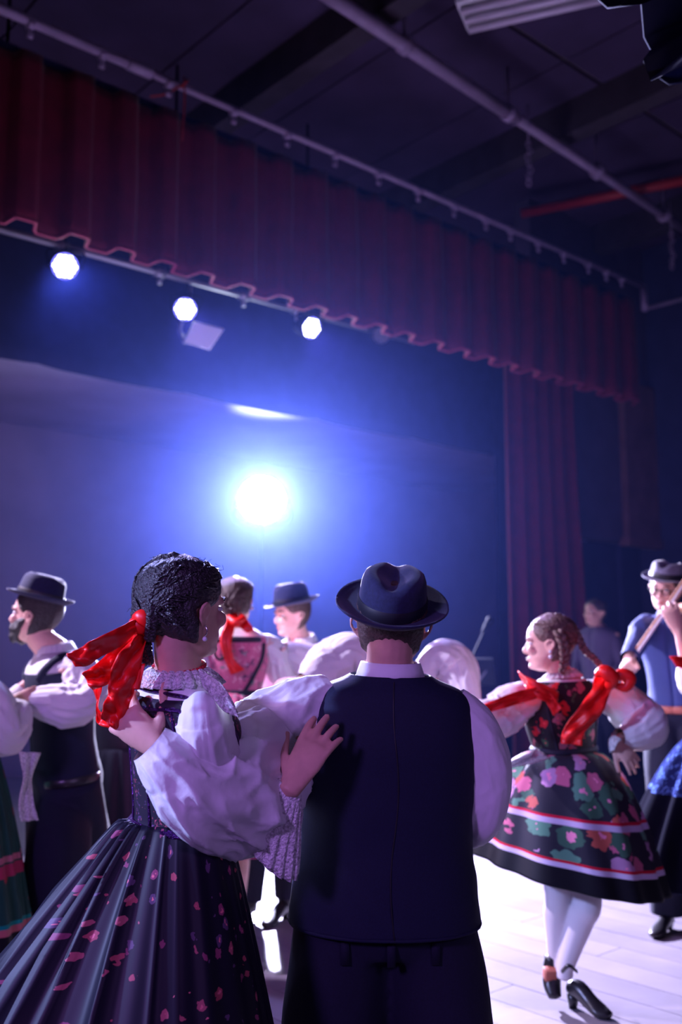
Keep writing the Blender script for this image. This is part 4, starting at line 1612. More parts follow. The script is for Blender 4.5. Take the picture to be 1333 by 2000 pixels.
# -------------------------------------------------------------------- bearded man at the left edge
r = thing('person', 'bearded man in profile at the left edge in a dark hat and vest', 'person', (at(115, 1400, 4.38).x, 4.38, 0))
T = Torso(at(128, 1512, 4.42), at(108, 1270, 4.38), (-.86, -.5, 0))
MP = scaled(MALE, 1.02)
hd = Head(at(70, 1200, 4.38), .245, 84, 4, 0)
b = MB()
hd.skull(b)
hd.neck(b, T.pt(.98), .060)
core(b, T, scaled(MP, .95))
arm_tube(b, T.pt(.86, -.17), at(165, 1378, 4.22), at(28, 1368, 4.10))
hand(b, at(28, 1368, 4.10), (-1, .1, .1), (0, -.5, 1), thumb=1, curl=(.3, .4, .3))
arm_tube(b, T.pt(.86, .17), at(60, 1390, 4.6), at(-20, 1370, 4.3))
hand(b, at(-20, 1370, 4.3), (-1, -.2, .1), (0, .5, 1), thumb=-1, curl=(.3, .4, .3))
voxel_body(r, b, 'skin_pale', .006)
hd.face(r)
hd.hair(r, 'hair_black', .035, nape=.12)
# beard
m = MB()


def boff(th, z):
    a = abs(math.atan2(math.sin(th), math.cos(th)))
    top = .22 + .20 * min(1, a / 1.0)
    k = max(-1, min(1, (top - z) / .05)) * max(-1, min(1, (1.45 - a) / .12))
    if (top - z) < 0 or a > 1.45:
        k = -1
    return .062 * k + .006 * fnoise(th * 8, z * 20)


rows = hd.rings(nz=26, nt=64, off=boff, z0=0.0, z1=.42)
bb = m.grid(rows, cv=True, flip=True)
m.fan(bb, 64, hd.w(0, .20, -.07), rev=True)
m.fan(bb + 25 * 64, 64, hd.w(0, 0, .42))
m.ball(hd.w(0, .36, .05), (.016, .018, .022), hd.R)
m.tube([hd.w(-.1, .36, .22), hd.w(0, .43, .29), hd.w(.1, .36, .22)], [.004, .007, .004], 8, n=10)
obj('beard', m, 'hair_black', r)
hat(hd, r, 'felt', zbrim=.80, brim=.142, crown=.105, pitch=11, dent=.014, rise=.008, flip=.2, size=.98)
obj('shirt', T.loft(sub(MP, .0, .985, .004), nk=30, n=60, fn=wrinkle(2)), 'shirt', r, solid=.003)
obj('vest', T.loft([q for q in sub(MP, .0, .84, .014)], nk=36, n=60, fn=wrinkle(8, .015)), 'vest', r, solid=.005)
for sg in (-1, 1):
    m = MB()
    pts = [surf(T, MP, t, math.radians(a * sg), .016) for t, a in ((.80, 35), (.88, 50), (.945, 75), (.965, 100), (.93, 135), (.82, 150))]
    m.tube(pts, [(.018, .007)] * 6, 10, n=26)
    obj('vest_strap', m, 'vest', r)
collar(r, T, r=.066, h=.036, t=.985, open_=.5, tilt=.004, frill=.006)
m = sheet([T.pt(1.0, .02, .07), T.pt(.85, .025, .115), T.pt(.7, .02, .14)], [T.pt(1.0, -.03, .07), T.pt(.85, -.035, .115), T.pt(.7, -.02, .14)], wave=.004, k=5, n=12)
obj('shirt_front', m, 'shirt', r, solid=.004)
sleeve(r, [T.pt(.87, -.15), at(155, 1310, 4.25), at(168, 1350, 4.2), at(140, 1378, 4.14), at(90, 1372, 4.11), at(42, 1368, 4.1)],
       [(.06, .06), (.082, .08), (.095, .085), (.095, .085), (.075, .07), (.04, .04)], folds=.13, seed=21, nf=5, seg=80, n=90)
sleeve(r, [T.pt(.87, .15), at(85, 1340, 4.6), at(40, 1385, 4.5), at(-15, 1370, 4.3)], [.06, .08, .08, .04], folds=.1, seed=22)
trousers(r, T, (at(110, 1690, 4.2), at(165, 1690, 4.55)), (floorpt(72, 4.3, .07), floorpt(168, 4.7, .07)), (.13, .125, .10), hip=(.185, .15))
m = MB()
m.tube([surf(T, MP, -.015, q, .016) for q in np.linspace(0, 2 * PI, 30)], [(.018, .004)] * 30, 8)
m2 = m
obj('belt', m2, 'leather', r)
for q, dd in ((72, 4.3), (168, 4.7)):
    f0 = floorpt(q, dd)
    shoe(r, f0, f0 + Vector((-.25, -.05, 0)), .015)

# -------------------------------------------------------------------- his partner, mostly outside the frame
r = thing('person', 'dancer cut off by the left edge, in a green skirt with red and black bands', 'person', (at(-80, 1400, 4.0).x, 4.0, 0))
T = Torso(at(-80, 1530, 4.0), at(-78, 1300, 4.0), (.9, .35, 0))
hd = Head(at(-70, 1235, 4.0), .22, -70)
b = MB()
hd.skull(b)
hd.neck(b, T.pt(.98), .05)
core(b, T, scaled(FEMALE, .9))
arm_tube(b, T.pt(.86, .14), at(-20, 1410, 3.9), at(22, 1372, 4.05), .9)
hand(b, at(22, 1372, 4.05), (1, .2, .4), (0, -1, .3), thumb=1, scale=.9, curl=(.3, .4, .3))
arm_tube(b, T.pt(.86, -.14), at(-20, 1400, 4.3), at(60, 1330, 4.35), .9)
hand(b, at(60, 1330, 4.35), (1, .1, .4), (0, -1, .3), thumb=1, scale=.9, curl=(.3, .4, .3))
leg_tube(b, T.pt(0, .07), floorpt(-75, 4.0, .5), floorpt(-60, 4.0, .09))
leg_tube(b, T.pt(0, -.07), floorpt(-105, 4.1, .5), floorpt(-120, 4.1, .09))
voxel_body(r, b, 'skin', .008)
hd.face(r)
hd.hair(r, 'hair_brown', .07)
obj('bodice', T.loft(sub(FEMALE, .2, .93, .008), nk=20, n=48), 'green_skirt', r, solid=.003)
sleeve(r, [T.pt(.85, .13), at(-25, 1370, 3.9), at(0, 1425, 3.92), at(30, 1400, 4.0), at(25, 1375, 4.04)], [.05, .085, .10, .075, .035], folds=.12, seed=31, seg=70)
sleeve(r, [T.pt(.85, -.13), at(-40, 1380, 4.25), at(0, 1400, 4.3), at(45, 1345, 4.34)], [.05, .08, .08, .035], folds=.12, seed=32, seg=60)
pc_ = at(-84, 1440, 4.0)
skirt(r, pc_, .12, .11, lambda th: .325, lambda th: .255, 'green_skirt', pleats=20, amp=.010, power=.7)
m = sheet([at(38, 1468, 3.72), at(44, 1520, 3.72), at(38, 1560, 3.72), at(42, 1605, 3.72)], [at(80, 1470, 3.78), at(62, 1520, 3.78), at(66, 1560, 3.78), at(76, 1602, 3.78)], wave=.012, seed=3, k=8, n=24, freq=2)
obj('apron_end', m, 'lace', r, solid=.003)
for q, dd in ((-60, 4.0), (-120, 4.1)):
    f0 = floorpt(q, dd)
    shoe(r, f0, f0 + Vector((.22, .06, 0)), .04)

# -------------------------------------------------------------------- girl with plaits on the right
r = thing('person', 'fair girl with plaits turning on the right in a dark floral dress', 'person', (at(1110, 1400, 4.18).x, 4.18, 0))
T = Torso(at(1106, 1552, 4.2), at(1098, 1318, 4.18), (-.5, .86, 0))
FP = scaled(FEMALE, .97)
hd = Head(at(1073, 1255, 4.16), .228, 78, -4, 0)
b = MB()
hd.skull(b)
hd.neck(b, T.pt(.98), .046)
core(b, T, scaled(FP, .95))
arm_tube(b, T.pt(.86, -.14), at(968, 1405, 4.06), at(880, 1385, 3.98), .85)
hand(b, at(880, 1385, 3.98), (-1, -.1, .1), (0, -1, .2), thumb=1, scale=.85)
wr = at(1203, 1448, 4.03)
arm_tube(b, T.pt(.86, .15), at(1278, 1418, 4.2), wr, .85)
hand(b, wr, at(1243, 1495, 4.02) - wr, (.35, -1, .15), thumb=1, scale=.92, curls=[(.15, .2, .2)] * 4, spread=.16, thumb_out=.5)
hp = T.pt(.02, .05)
leg_tube(b, T.pt(.0, -.07), at(1095, 1745, 4.16), at(1086, 1868, 4.2), .80)
leg_tube(b, T.pt(.0, .07), at(1150, 1748, 4.12), at(1104, 1893, 4.15), .84)
voxel_body(r, b, 'skin_pale', .0055)
# stockings over the legs
m = MB()
for a_, k_, hip_ in ((at(1086, 1868, 4.2), at(1090, 1745, 4.16), T.pt(0, -.07)), (at(1104, 1893, 4.15), at(1150, 1748, 4.12), T.pt(0, .07))):
    m.tube([hip_, k_, k_.lerp(a_, .3), k_.lerp(a_, .7), a_, a_ + Vector((0, 0, -.03))], [.07, .054, .055, .042, .034, .034], 18, n=30)
voxel_body(r, m, 'stocking', .007, 'stockings')
hd.face(r)
hr_ = hd.hair(r, 'hair_fair', .05, nape=.16, hairline=.84)
strands(hd, hr_, 'hair_fair', 160, .054, (PI * .9, .45), .0024, 5, wav=.05)
o1 = obj('plait', braid([at(1092, 1232, 4.06), at(1102, 1262, 4.06), at(1103, 1290, 4.07), at(1098, 1315, 4.07)], .022), 'hair_fair', r)
o2 = obj('plait', braid([at(1085, 1203, 4.14), at(1112, 1216, 4.13), at(1128, 1240, 4.12), at(1143, 1270, 4.1), at(1165, 1290, 4.08), at(1190, 1325, 4.06)], .017), 'hair_fair', r)
m = MB()
e = hd.w(-.365, -.01, .33)
m.ball(e, .007)
m.ball(e + Vector((0, -.002, -.02)), .009)
obj('earring', m, 'pearl', r)
obj('blouse', T.loft(sub(FP, .4, .97, .004), nk=24, n=50, fn=wrinkle(1)), 'shirt', r, solid=.003)
collar(r, T, r=.052, h=.02, t=.985, frill=.012, mname='lace', name='lace_collar')
m = MB()
for k in range(26):
    q = 2 * PI * k / 26
    m.ball(T.pt(1.04, math.sin(q) * .054, math.cos(q) * .054), .007, nu=8, nv=6)
obj('bead_necklace', m, 'bead', r)
bo = obj('bodice', T.loft(sub(FP, .28, .95, .010), nk=40, n=70, fn=wrinkle(4, .012)), 'bodice_floral', r, solid=.004)
trim(bo, T, FP, [(.33, a) for a in range(0, 361, 20)], .012, 'green_sequin', 'waist_trim', infl=.014)
trim(bo, T, FP, [(.38, a) for a in range(0, 361, 20)], .016, 'black_trim', 'waist_band', infl=.010)
for a in (225, 140):
    trim(bo, T, FP, [(t, a + 20 * (t - .3)) for t in np.linspace(.34, .86, 8)], .006, 'black_trim', 'back_piping', infl=.012)
sleeve(r, [T.pt(.85, -.11), at(1010, 1372, 4.1), at(975, 1400, 4.07), at(935, 1402, 4.03), at(893, 1387, 3.99)], [(.055, .05), (.082, .075), (.088, .08), (.07, .065), (.035, .035)], folds=.09, seed=41, seg=80, n=90)
sleeve(r, [T.pt(.85, .12), at(1205, 1368, 4.2), at(1245, 1400, 4.2), at(1262, 1420, 4.14), at(1235, 1437, 4.08), at(1210, 1440, 4.05)],
       [(.05, .05), (.078, .075), (.092, .09), (.088, .085), (.062, .06), (.036, .036)], folds=.09, seed=42, seg=80, n=90)
m = sheet([at(1196, 1432, 4.03), at(1188, 1448, 4.02), at(1192, 1470, 4.02)], [at(1216, 1444, 4.0), at(1206, 1452, 3.99), at(1200, 1466, 3.99)], wave=.003, k=5, n=12)
obj('lace_cuff', m, 'lace', r, solid=.003)
# shoulder ribbons
rb1 = obj('shoulder_ribbon', sheet([at(1012, 1310, 4.05), at(1030, 1322, 3.99), at(1062, 1336, 3.97), at(1092, 1352, 4.0)], [at(1022, 1332, 4.04), at(1034, 1352, 3.97), at(1060, 1368, 3.96), at(1090, 1368, 4.0)], wave=.012, k=8, n=24, seed=3), 'red', r, solid=.002)
obj('ribbon_tail', sheet([at(1050, 1340, 3.97), at(1005, 1352, 3.93), at(960, 1370, 3.88), at(925, 1385, 3.86)], [at(1056, 1362, 3.97), at(1008, 1376, 3.93), at(962, 1390, 3.88), at(930, 1400, 3.86)], wave=.012, k=8, n=30, seed=5), 'red', rb1, solid=.002)
obj('ribbon_tail', sheet([at(1075, 1352, 3.98), at(1090, 1372, 3.98), at(1100, 1382, 3.98)], [at(1064, 1366, 3.98), at(1075, 1384, 3.98), at(1082, 1398, 3.98)], wave=.006, k=5, n=14, seed=6), 'red', rb1, solid=.002)
rb2 = obj('shoulder_ribbon', sheet([at(1164, 1318, 4.02), at(1155, 1350, 3.98), at(1128, 1385, 3.95), at(1102, 1425, 3.95), at(1096, 1452, 3.96)], [at(1198, 1322, 4.02), at(1190, 1360, 3.98), at(1172, 1400, 3.95), at(1142, 1432, 3.95), at(1136, 1456, 3.96)], wave=.014, k=12, n=40, seed=9, freq=1.5), 'red', r, solid=.002)
m = MB()
m.tube([at(1165, 1318, 4.0), at(1180, 1312, 3.98), at(1196, 1325, 3.98), at(1188, 1345, 4.0)], [.012, .028, .03, .015], 12, n=16)
m.tube([at(1195, 1330, 4.0), at(1212, 1318, 4.0), at(1230, 1324, 4.0), at(1222, 1342, 4.0), at(1200, 1338, 4.0)], [.010, .024, .028, .022, .010], 12, n=18)
obj('ribbon_bow', m, 'red', rb2)
gc = at(1105, 1468, 4.18)


def g_r(th):
    return .40 - .02 * math.cos(th)


def g_z(th):
    return .54 - .085 * math.cos(th) + .03 * math.sin(th)


sk = skirt(r, gc, .118, .108, g_r, g_z, 'skirt_floral', pleats=15, amp=.009, power=.5, n=300, nv=50, seed=2)
m = MB()
rows = []
for j in range(97):
    th = 2 * PI * j / 96
    row = []
    for v in (.0, .25, .5, .75, .97):
        rr = .085 + (g_r(th) - .135) * v ** .6
        row.append(Vector((gc.x + math.cos(th) * (rr + .012 * math.sin(24 * th) * v), gc.y + math.sin(th) * (rr + .012 * math.sin(24 * th) * v), gc.z + (g_z(th) + .05 - gc.z) * v - .02)))
    rows.append(row)
m.grid(rows)
obj('petticoat', m, 'black_trim', r, solid=.003)
m = sheet([at(1048, 1462, 4.06), at(1020, 1478, 4.0), at(985, 1492, 3.96)], [at(1075, 1480, 4.04), at(1040, 1492, 3.98), at(985, 1502, 3.93)], wave=.010, k=8, n=20, seed=2)
obj('sash_end', m, 'lace', r, solid=.003)
# shoes: one planted, one lifted heel
g0 = floorpt(1100, 4.17)
sh_ = shoe(r, g0 + Vector((0, 0, 0)), g0 + Vector((.115, -.145, 0.0)), .045, name='shoe')
m = MB()
m.tube([at(1098, 1898, 4.08), at(1112, 1886, 4.05), at(1128, 1898, 4.08)], [(.008, .004)] * 3, 8, n=10)
obj('ankle_strap', m, 'leather', sh_)
g1 = at(1084, 1868, 4.2)
m = MB()
m.tube([g1 + Vector((-.01, 0, -.0)), g1 + Vector((-.015, 0, -.05)), g1 + Vector((-.02, -.03, -.10)), g1 + Vector((-.015, -.06, -.135))], [(.03, .03), (.034, .036), (.028, .036), (.018, .026)], 14, n=14)
s2 = obj('shoe', m, 'leather', r)
m = MB()
m.box(g1 + Vector((-.028, -.035, -.055)), .05, .04, .045, rotmat(10, 20))
obj('insole', m, 'leather_red', s2, bevel=.005)
m = MB()
m.tube([g1 + Vector((-.03, 0.02, -.09)), g1 + Vector((-.022, .01, -.135))], [.017, .011], 10)
obj('heel', m, 'leather', s2)

# -------------------------------------------------------------------- woman in the pink floral bodice, back to us
r = thing('person', 'woman with a bun, back to us, in a pink floral bodice with black trim', 'person', (at(458, 1400, 5.0).x, 5.0, 0))
T = Torso(at(455, 1432, 5.02), at(460, 1222, 5.0), (.15, 1, 0))
FP = scaled(FEMALE, .98)
hd = Head(at(461, 1174, 5.0), .226, -12)
b = MB()
hd.skull(b)
hd.neck(b, T.pt(.98), .048)
core(b, T, scaled(FP, .95))
arm_tube(b, T.pt(.86, .14), at(545, 1320, 5.25), at(590, 1300, 5.4), .88)
hand(b, at(590, 1300, 5.4), (1, .2, .2), (0, -1, 0), scale=.9)
arm_tube(b, T.pt(.86, -.14), at(378, 1330, 5.0), at(360, 1300, 5.2), .88)
hand(b, at(360, 1300, 5.2), (-.3, 1, .2), (0, -.2, 1), scale=.9)
leg_tube(b, T.pt(0, .07), floorpt(470, 5.0, .5), floorpt(468, 5.0, .09))
leg_tube(b, T.pt(0, -.07), floorpt(440, 5.0, .5), floorpt(438, 5.0, .09))
voxel_body(r, b, 'skin_pale', .008)
hd.face(r)
hr_ = hd.hair(r, 'hair_brown', .07, nape=.2)
strands(hd, hr_, 'hair_brown', 160, .074, (PI * .98, .42), .003, 6, wav=.05)
o = obj('bun', braid([hd.w(.0 + .16 * math.cos(q), -.46, .42 + .16 * math.sin(q)) for q in np.linspace(0, 2 * PI, 12)] + [hd.w(0, -.52, .42)], .021), 'hair_brown', r)
m = MB()
m.ball(hd.w(.39, -.05, .33), .010)
m.ball(hd.w(-.39, -.05, .33), .010)
obj('earrings', m, 'pearl', r, kind='stuff')
obj('blouse', T.loft(sub(FP, .4, .975, .004), nk=24, n=50), 'shirt', r, solid=.003)
bo = obj('bodice', T.loft(sub(FP, .36, .90, .010), nk=36, n=60, fn=wrinkle(4, .012)), 'pink_floral', r, solid=.004)
trim(bo, T, FP, [(.875, a) for a in range(120, 245, 15)], .011, 'black_trim', 'neck_band', infl=.012, flat=1.4)
trim(bo, T, FP, [(.38, a) for a in range(0, 361, 20)], .013, 'black_trim', 'waist_band', infl=.010, flat=1.4)
trim(bo, T, FP, [(.84, 252), (.7, 245), (.55, 228), (.40, 215)], .010, 'black_trim', 'back_strap', infl=.013, flat=1.3)
trim(bo, T, FP, [(.84, 112), (.7, 118), (.55, 132), (.40, 148)], .010, 'black_trim', 'back_strap', infl=.013, flat=1.3)
m = MB()
m.tube([T.pt(.84, -.045 + .028 * math.cos(q), -.118) + Vector((0, 0, -.03 + .048 * math.sin(q))) for q in np.linspace(PI / 2, PI / 2 + 2 * PI, 14)], .007, 8, n=30)
obj('black_loop', m, 'black_trim', bo)
sleeve(r, [T.pt(.85, .12), at(530, 1270, 5.05), at(548, 1310, 5.15), at(580, 1302, 5.35)], [.045, .07, .07, .04], folds=.1, seed=51, seg=60, n=60)
sleeve(r, [T.pt(.85, -.12), at(400, 1270, 5.0), at(380, 1320, 5.0), at(366, 1305, 5.15)], [.045, .075, .075, .04], folds=.1, seed=52, seg=60, n=60)
skirt(r, at(456, 1352, 5.01), .122, .112, lambda th: .40, lambda th: .47, 'pink_floral', pleats=22, amp=.014, power=.72)
rb1 = obj('neck_ribbon', sheet([at(448, 1190, 4.93), at(438, 1220, 4.86), at(430, 1250, 4.84), at(440, 1290, 4.84), at(452, 1318, 4.84)], [at(466, 1200, 4.92), at(458, 1230, 4.86), at(452, 1255, 4.84), at(458, 1288, 4.84), at(478, 1308, 4.84)], wave=.008, k=8, n=30, seed=2), 'red', r, solid=.002)
obj('ribbon_tail', sheet([at(470, 1196, 4.92), at(486, 1214, 4.88), at(498, 1232, 4.86)], [at(462, 1216, 4.9), at(474, 1230, 4.87), at(484, 1236, 4.86)], wave=.006, k=6, n=20, seed=4), 'red', rb1, solid=.002)
m = MB()
m.tube([at(448, 1206, 4.9), at(462, 1216, 4.86), at(478, 1206, 4.88)], [.018, .022, .018], 10, n=12)
obj('ribbon_knot', m, 'red', rb1)
for q in (468, 438):
    f0 = floorpt(q, 5.0)
    shoe(r, f0, f0 + Vector((.04, .22, 0)), .04)

# -------------------------------------------------------------------- young man in a hat reaching to her
r = thing('person', 'young man in a grey hat and white sleeves reaching to the woman in pink', 'person', (at(580, 1400, 5.55).x, 5.55, 0))
T = Torso(at(578, 1452, 5.6), at(588, 1250, 5.52), (-.65, -.76, 0))
MP = scaled(MALE, .98)
hd = Head(at(570, 1200, 5.5), .232, 122, -8, 0)
b = MB()
hd.skull(b)
hd.neck(b, T.pt(.98), .056)
core(b, T, scaled(MP, .95))
wr = at(552, 1262, 5.12)
arm_tube(b, T.pt(.86, -.17), at(650, 1318, 5.2), wr)
hand(b, wr, at(505, 1243, 4.95) - wr, (-.1, -.3, 1), thumb=-1, scale=1.05, curls=[(.1, .3, .3)] * 4, spread=.14)
arm_tube(b, T.pt(.86, .17), at(540, 1340, 5.6), at(520, 1300, 5.35))
hand(b, at(520, 1300, 5.35), (-.7, -.6, .3), (0, -.3, 1), thumb=1)
voxel_body(r, b, 'skin_pale', .0068)
hd.face(r)
hd.hair(r, 'hair_brown', .035, nape=.12)
hat(hd, r, 'felt', zbrim=.76, brim=.148, crown=.112, pitch=-2, dent=.02, rise=.008, flip=.6)
obj('shirt', T.loft(sub(MP, .0, .985, .004), nk=30, n=60, fn=wrinkle(2)), 'shirt', r, solid=.003)
obj('vest', T.loft(sub(MP, -.04, .86, .014), nk=36, n=60, fn=wrinkle(8, .015)), 'vest', r, solid=.005)
for sg in (-1, 1):
    m = MB()
    pts = [surf(T, MP, t, math.radians(a * sg), .016) for t, a in ((.80, 35), (.88, 50), (.945, 75), (.965, 100), (.93, 135), (.82, 150))]
    m.tube(pts, [(.024, .008)] * 6, 10, n=26)
    obj('vest_strap', m, 'vest', r)
collar(r, T, r=.064, h=.036, t=.985, open_=.6, frill=.008)
sleeve(r, [T.pt(.87, -.15), at(652, 1280, 5.3), at(650, 1306, 5.22), at(615, 1296, 5.16), at(580, 1278, 5.12), at(560, 1266, 5.12)], [.055, .085, .10, .095, .07, .038], folds=.1, seed=61, seg=70, n=80)
sleeve(r, [T.pt(.87, .15), at(545, 1300, 5.6), at(535, 1325, 5.55), at(524, 1303, 5.38)], [.055, .08, .085, .038], folds=.1, seed=62, seg=60, n=60)
trousers(r, T, (at(498, 1600, 5.45), at(566, 1600, 5.5)), (floorpt(492, 5.45, .1), floorpt(564, 5.5, .1)), (.10, .085, .068), hip=(.165, .125))
for q, dd in ((490, 5.45), (562, 5.5)):
    f0 = floorpt(q, dd)
    s_ = shoe(r, f0, f0 + Vector((-.10, -.22, 0)), .03)
    m = MB()
    m.tube([f0 + Vector((0, 0, .05)), f0 + Vector((0.005, 0, .2)), f0 + Vector((.005, 0, .36))], [.045, .055, .066], 16, n=10)
    obj('boot_shaft', m, 'leather', s_)

# -------------------------------------------------------------------- partner hidden behind the man in the black hat
r = thing('person', 'dancer with puffed white sleeves mostly hidden behind the man in the dark hat', 'person', (at(770, 1400, 4.6).x, 4.6, 0))
T = Torso(at(770, 1500, 4.62), at(772, 1290, 4.6), (0, -1, 0))
hd = Head(at(772, 1232, 4.6), .215, 170)
b = MB()
hd.skull(b)
hd.neck(b, T.pt(.98), .048)
core(b, T, scaled(FEMALE, .93))
arm_tube(b, T.pt(.86, .14), at(640, 1310, 4.6), at(590, 1330, 4.5), .88)
hand(b, at(590, 1330, 4.5), (-1, -.1, 0), (0, -.3, 1), scale=.9)
arm_tube(b, T.pt(.86, -.14), at(905, 1320, 4.55), at(930, 1400, 4.45), .88)
hand(b, at(930, 1400, 4.45), (.1, -.2, -1), (1, -.3, 0), scale=.9)
leg_tube(b, T.pt(0, .07), floorpt(750, 4.6, .5), floorpt(748, 4.6, .09))
leg_tube(b, T.pt(0, -.07), floorpt(790, 4.6, .5), floorpt(792, 4.6, .09))
voxel_body(r, b, 'skin', .008)
hd.face(r)
hd.hair(r, 'hair_brown', .06)
m = MB()
m.ball(hd.w(-.42, .02, .26), .012)
m.ball(hd.w(-.42, .02, .17), .016)
obj('earring', m, 'green_sequin', r)
obj('blouse', T.loft(sub(FEMALE, .35, .975, .004), nk=24, n=50), 'shirt', r, solid=.003)
obj('bodice', T.loft(sub(FEMALE, .3, .82, .010), nk=24, n=50), 'bodice_floral', r, solid=.003)
sleeve(r, [T.pt(.85, .11), at(690, 1280, 4.6), at(650, 1296, 4.58), at(612, 1318, 4.53), at(592, 1328, 4.5)], [.05, .095, .105, .08, .035], folds=.09, seed=71, seg=80, n=80)
sleeve(r, [T.pt(.85, -.11), at(862, 1290, 4.58), at(892, 1310, 4.56), at(912, 1350, 4.5), at(928, 1392, 4.46)], [.05, .09, .095, .065, .035], folds=.09, seed=72, seg=80, n=80)
skirt(r, at(770, 1428, 4.61), .115, .105, lambda th: .34, lambda th: .5, 'skirt_floral', pleats=18, amp=.014, power=.8)
for q in (748, 792):
    f0 = floorpt(q, 4.6)
    shoe(r, f0, f0 + Vector((0, -.22, 0)), .04)

# -------------------------------------------------------------------- fiddler
r = thing('person', 'fiddler in glasses, small grey hat and blue shirt at the right edge', 'person', (at(1322, 1400, 5.35).x, 5.35, 0))
T = Torso(at(1335, 1378, 5.38), at(1316, 1196, 5.33), (-.62, -.78, 0))
MP = scaled(MALE, 1.0)
hd = Head(at(1302, 1148, 5.26), .232, 142, -12, -6)
b = MB()
hd.skull(b)
hd.neck(b, T.pt(.98), .060)
core(b, T, scaled(MP, .95))
wr = at(1228, 1288, 4.95)
arm_tube(b, T.pt(.86, .17), at(1250, 1246, 5.18), wr)
hand(b, wr, (-.35, -.8, -.3), (-.6, -.2, .7), thumb=-1, curls=[(1.2, 1.2, .8)] * 4, thumb_out=.3)
wl = at(1420, 1200, 4.75)
arm_tube(b, T.pt(.86, -.17), at(1400, 1300, 5.0), wl)
hand(b, wl, (-.2, -.2, 1), (.8, -.5, 0), curls=[(.7, .9, .5)] * 4)
voxel_body(r, b, 'skin_pale', .0068)
hd.face(r)
hd.hair(r, 'hair_brown', .03, nape=.14)
hat(hd, r, 'felt_grey', zbrim=.72, brim=.134, crown=.085, pitch=4, roll=-6, dent=.026, rise=.006, flip=.8)
m = MB()
for s in (-1, 1):
    m.tube([hd.w(.135 * s + .085 * math.cos(q), .425, .49 + .075 * math.sin(q)) for q in np.linspace(0, 2 * PI, 16)], .0025, 6)
    m.tube([hd.w(.22 * s, .42, .50), hd.w(.36 * s, .15, .52), hd.w(.37 * s, -.05, .52)], .0022, 6, n=10)
m.tube([hd.w(-.05, .43, .50), hd.w(0, .445, .515), hd.w(.05, .43, .50)], .0025, 6, n=6)
obj('glasses', m, 'black_metal', r)
obj('shirt', T.loft(sub(MP, -.02, .985, .010), nk=36, n=60, fn=wrinkle(12, .04)), 'blue_shirt', r, solid=.004)
collar(r, T, r=.066, h=.034, t=.985, open_=.6, mname='blue_shirt', frill=.006)
sleeve(r, [T.pt(.87, .15), at(1256, 1230, 5.24), at(1248, 1248, 5.17), at(1229, 1287, 4.955)], [.062, .062, .058, .044], mname='blue_shirt', folds=.07, seed=81, nf=4, seg=50, n=50)
sleeve(r, [T.pt(.87, -.15), at(1380, 1265, 5.15), at(1400, 1290, 5.0), at(1416, 1215, 4.78)], [.062, .062, .055, .036], mname='blue_shirt', folds=.07, seed=82, nf=4, seg=50, n=50)
trousers(r, T, (at(1300, 1570, 5.3), at(1350, 1570, 5.3)), (floorpt(1290, 5.3, .07), floorpt(1360, 5.3, .07)), (.11, .09, .09), hip=(.18, .135))
m = MB()
m.tube([surf(T, MP, .0, q, .016) for q in np.linspace(0, 2 * PI, 30)], [(.02, .005)] * 30, 8)
obj('belt', m, 'leather_red', r)
for q in (1290, 1360):
    f0 = floorpt(q, 5.3)
    shoe(r, f0, f0 + Vector((-.14, -.2, 0)), .015)
# bow and violin are held: things of their own
t = thing('violin_bow', 'slanting violin bow held by the fiddler in the blue shirt', 'bow', at(1216, 1308, 4.97))
m = MB()
m.tube([at(1214, 1310, 4.97), at(1275, 1222, 4.97), at(1345, 1120, 4.97)], [.0075, .0065, .005], 8, n=20)
obj('stick', m, 'wood', t)
m = MB()
m.tube([at(1224, 1306, 4.96), at(1350, 1124, 4.96)], [(.0065, .0015)] * 2, 6)
obj('bow_hair', m, 'stocking', t)
m = MB()
m.tube([at(1212, 1313, 4.97), at(1222, 1300, 4.965)], .014, 8)
obj('frog', m, 'black_metal', t)
t = thing('violin', 'violin under the chin of the fiddler, cut off by the right edge', 'violin', at(1345, 1185, 5.0))
v0, v1 = at(1322, 1192, 5.18), at(1425, 1175, 4.72)
dv = (v1 - v0).normalized()
sv = dv.cross(Vector((0, 0, 1))).normalized()
upn = sv.cross(dv)
rows = []
for q, wd in ((0, .02), (.02, .07), (.07, .083), (.12, .075), (.17, .055), (.22, .062), (.28, .083 * .85), (.33, .06), (.355, .02)):
    c_ = v0 + dv * q
    rows.append([c_ + sv * x * wd + upn * z for x, z in ((-1, -.018), (-1, .018), (-.5, .026), (0, .03), (.5, .026), (1, .018), (1, -.018), (0, -.028))])
m = MB()
bb = m.grid(rows, cv=True)
m.fan(bb, 8, v0 - dv * .005)
m.fan(bb + 64, 8, v0 + dv * .36, rev=True)
obj('violin_body', m, 'wood', t)
m = MB()
m.tube([v0 + dv * .22 + upn * .04, v0 + dv * .62 + upn * .02], [(.012, .012), (.01, .01)], 8)
m.ball(v0 + dv * .63, .022)
obj('violin_neck', m, 'black_metal', t)

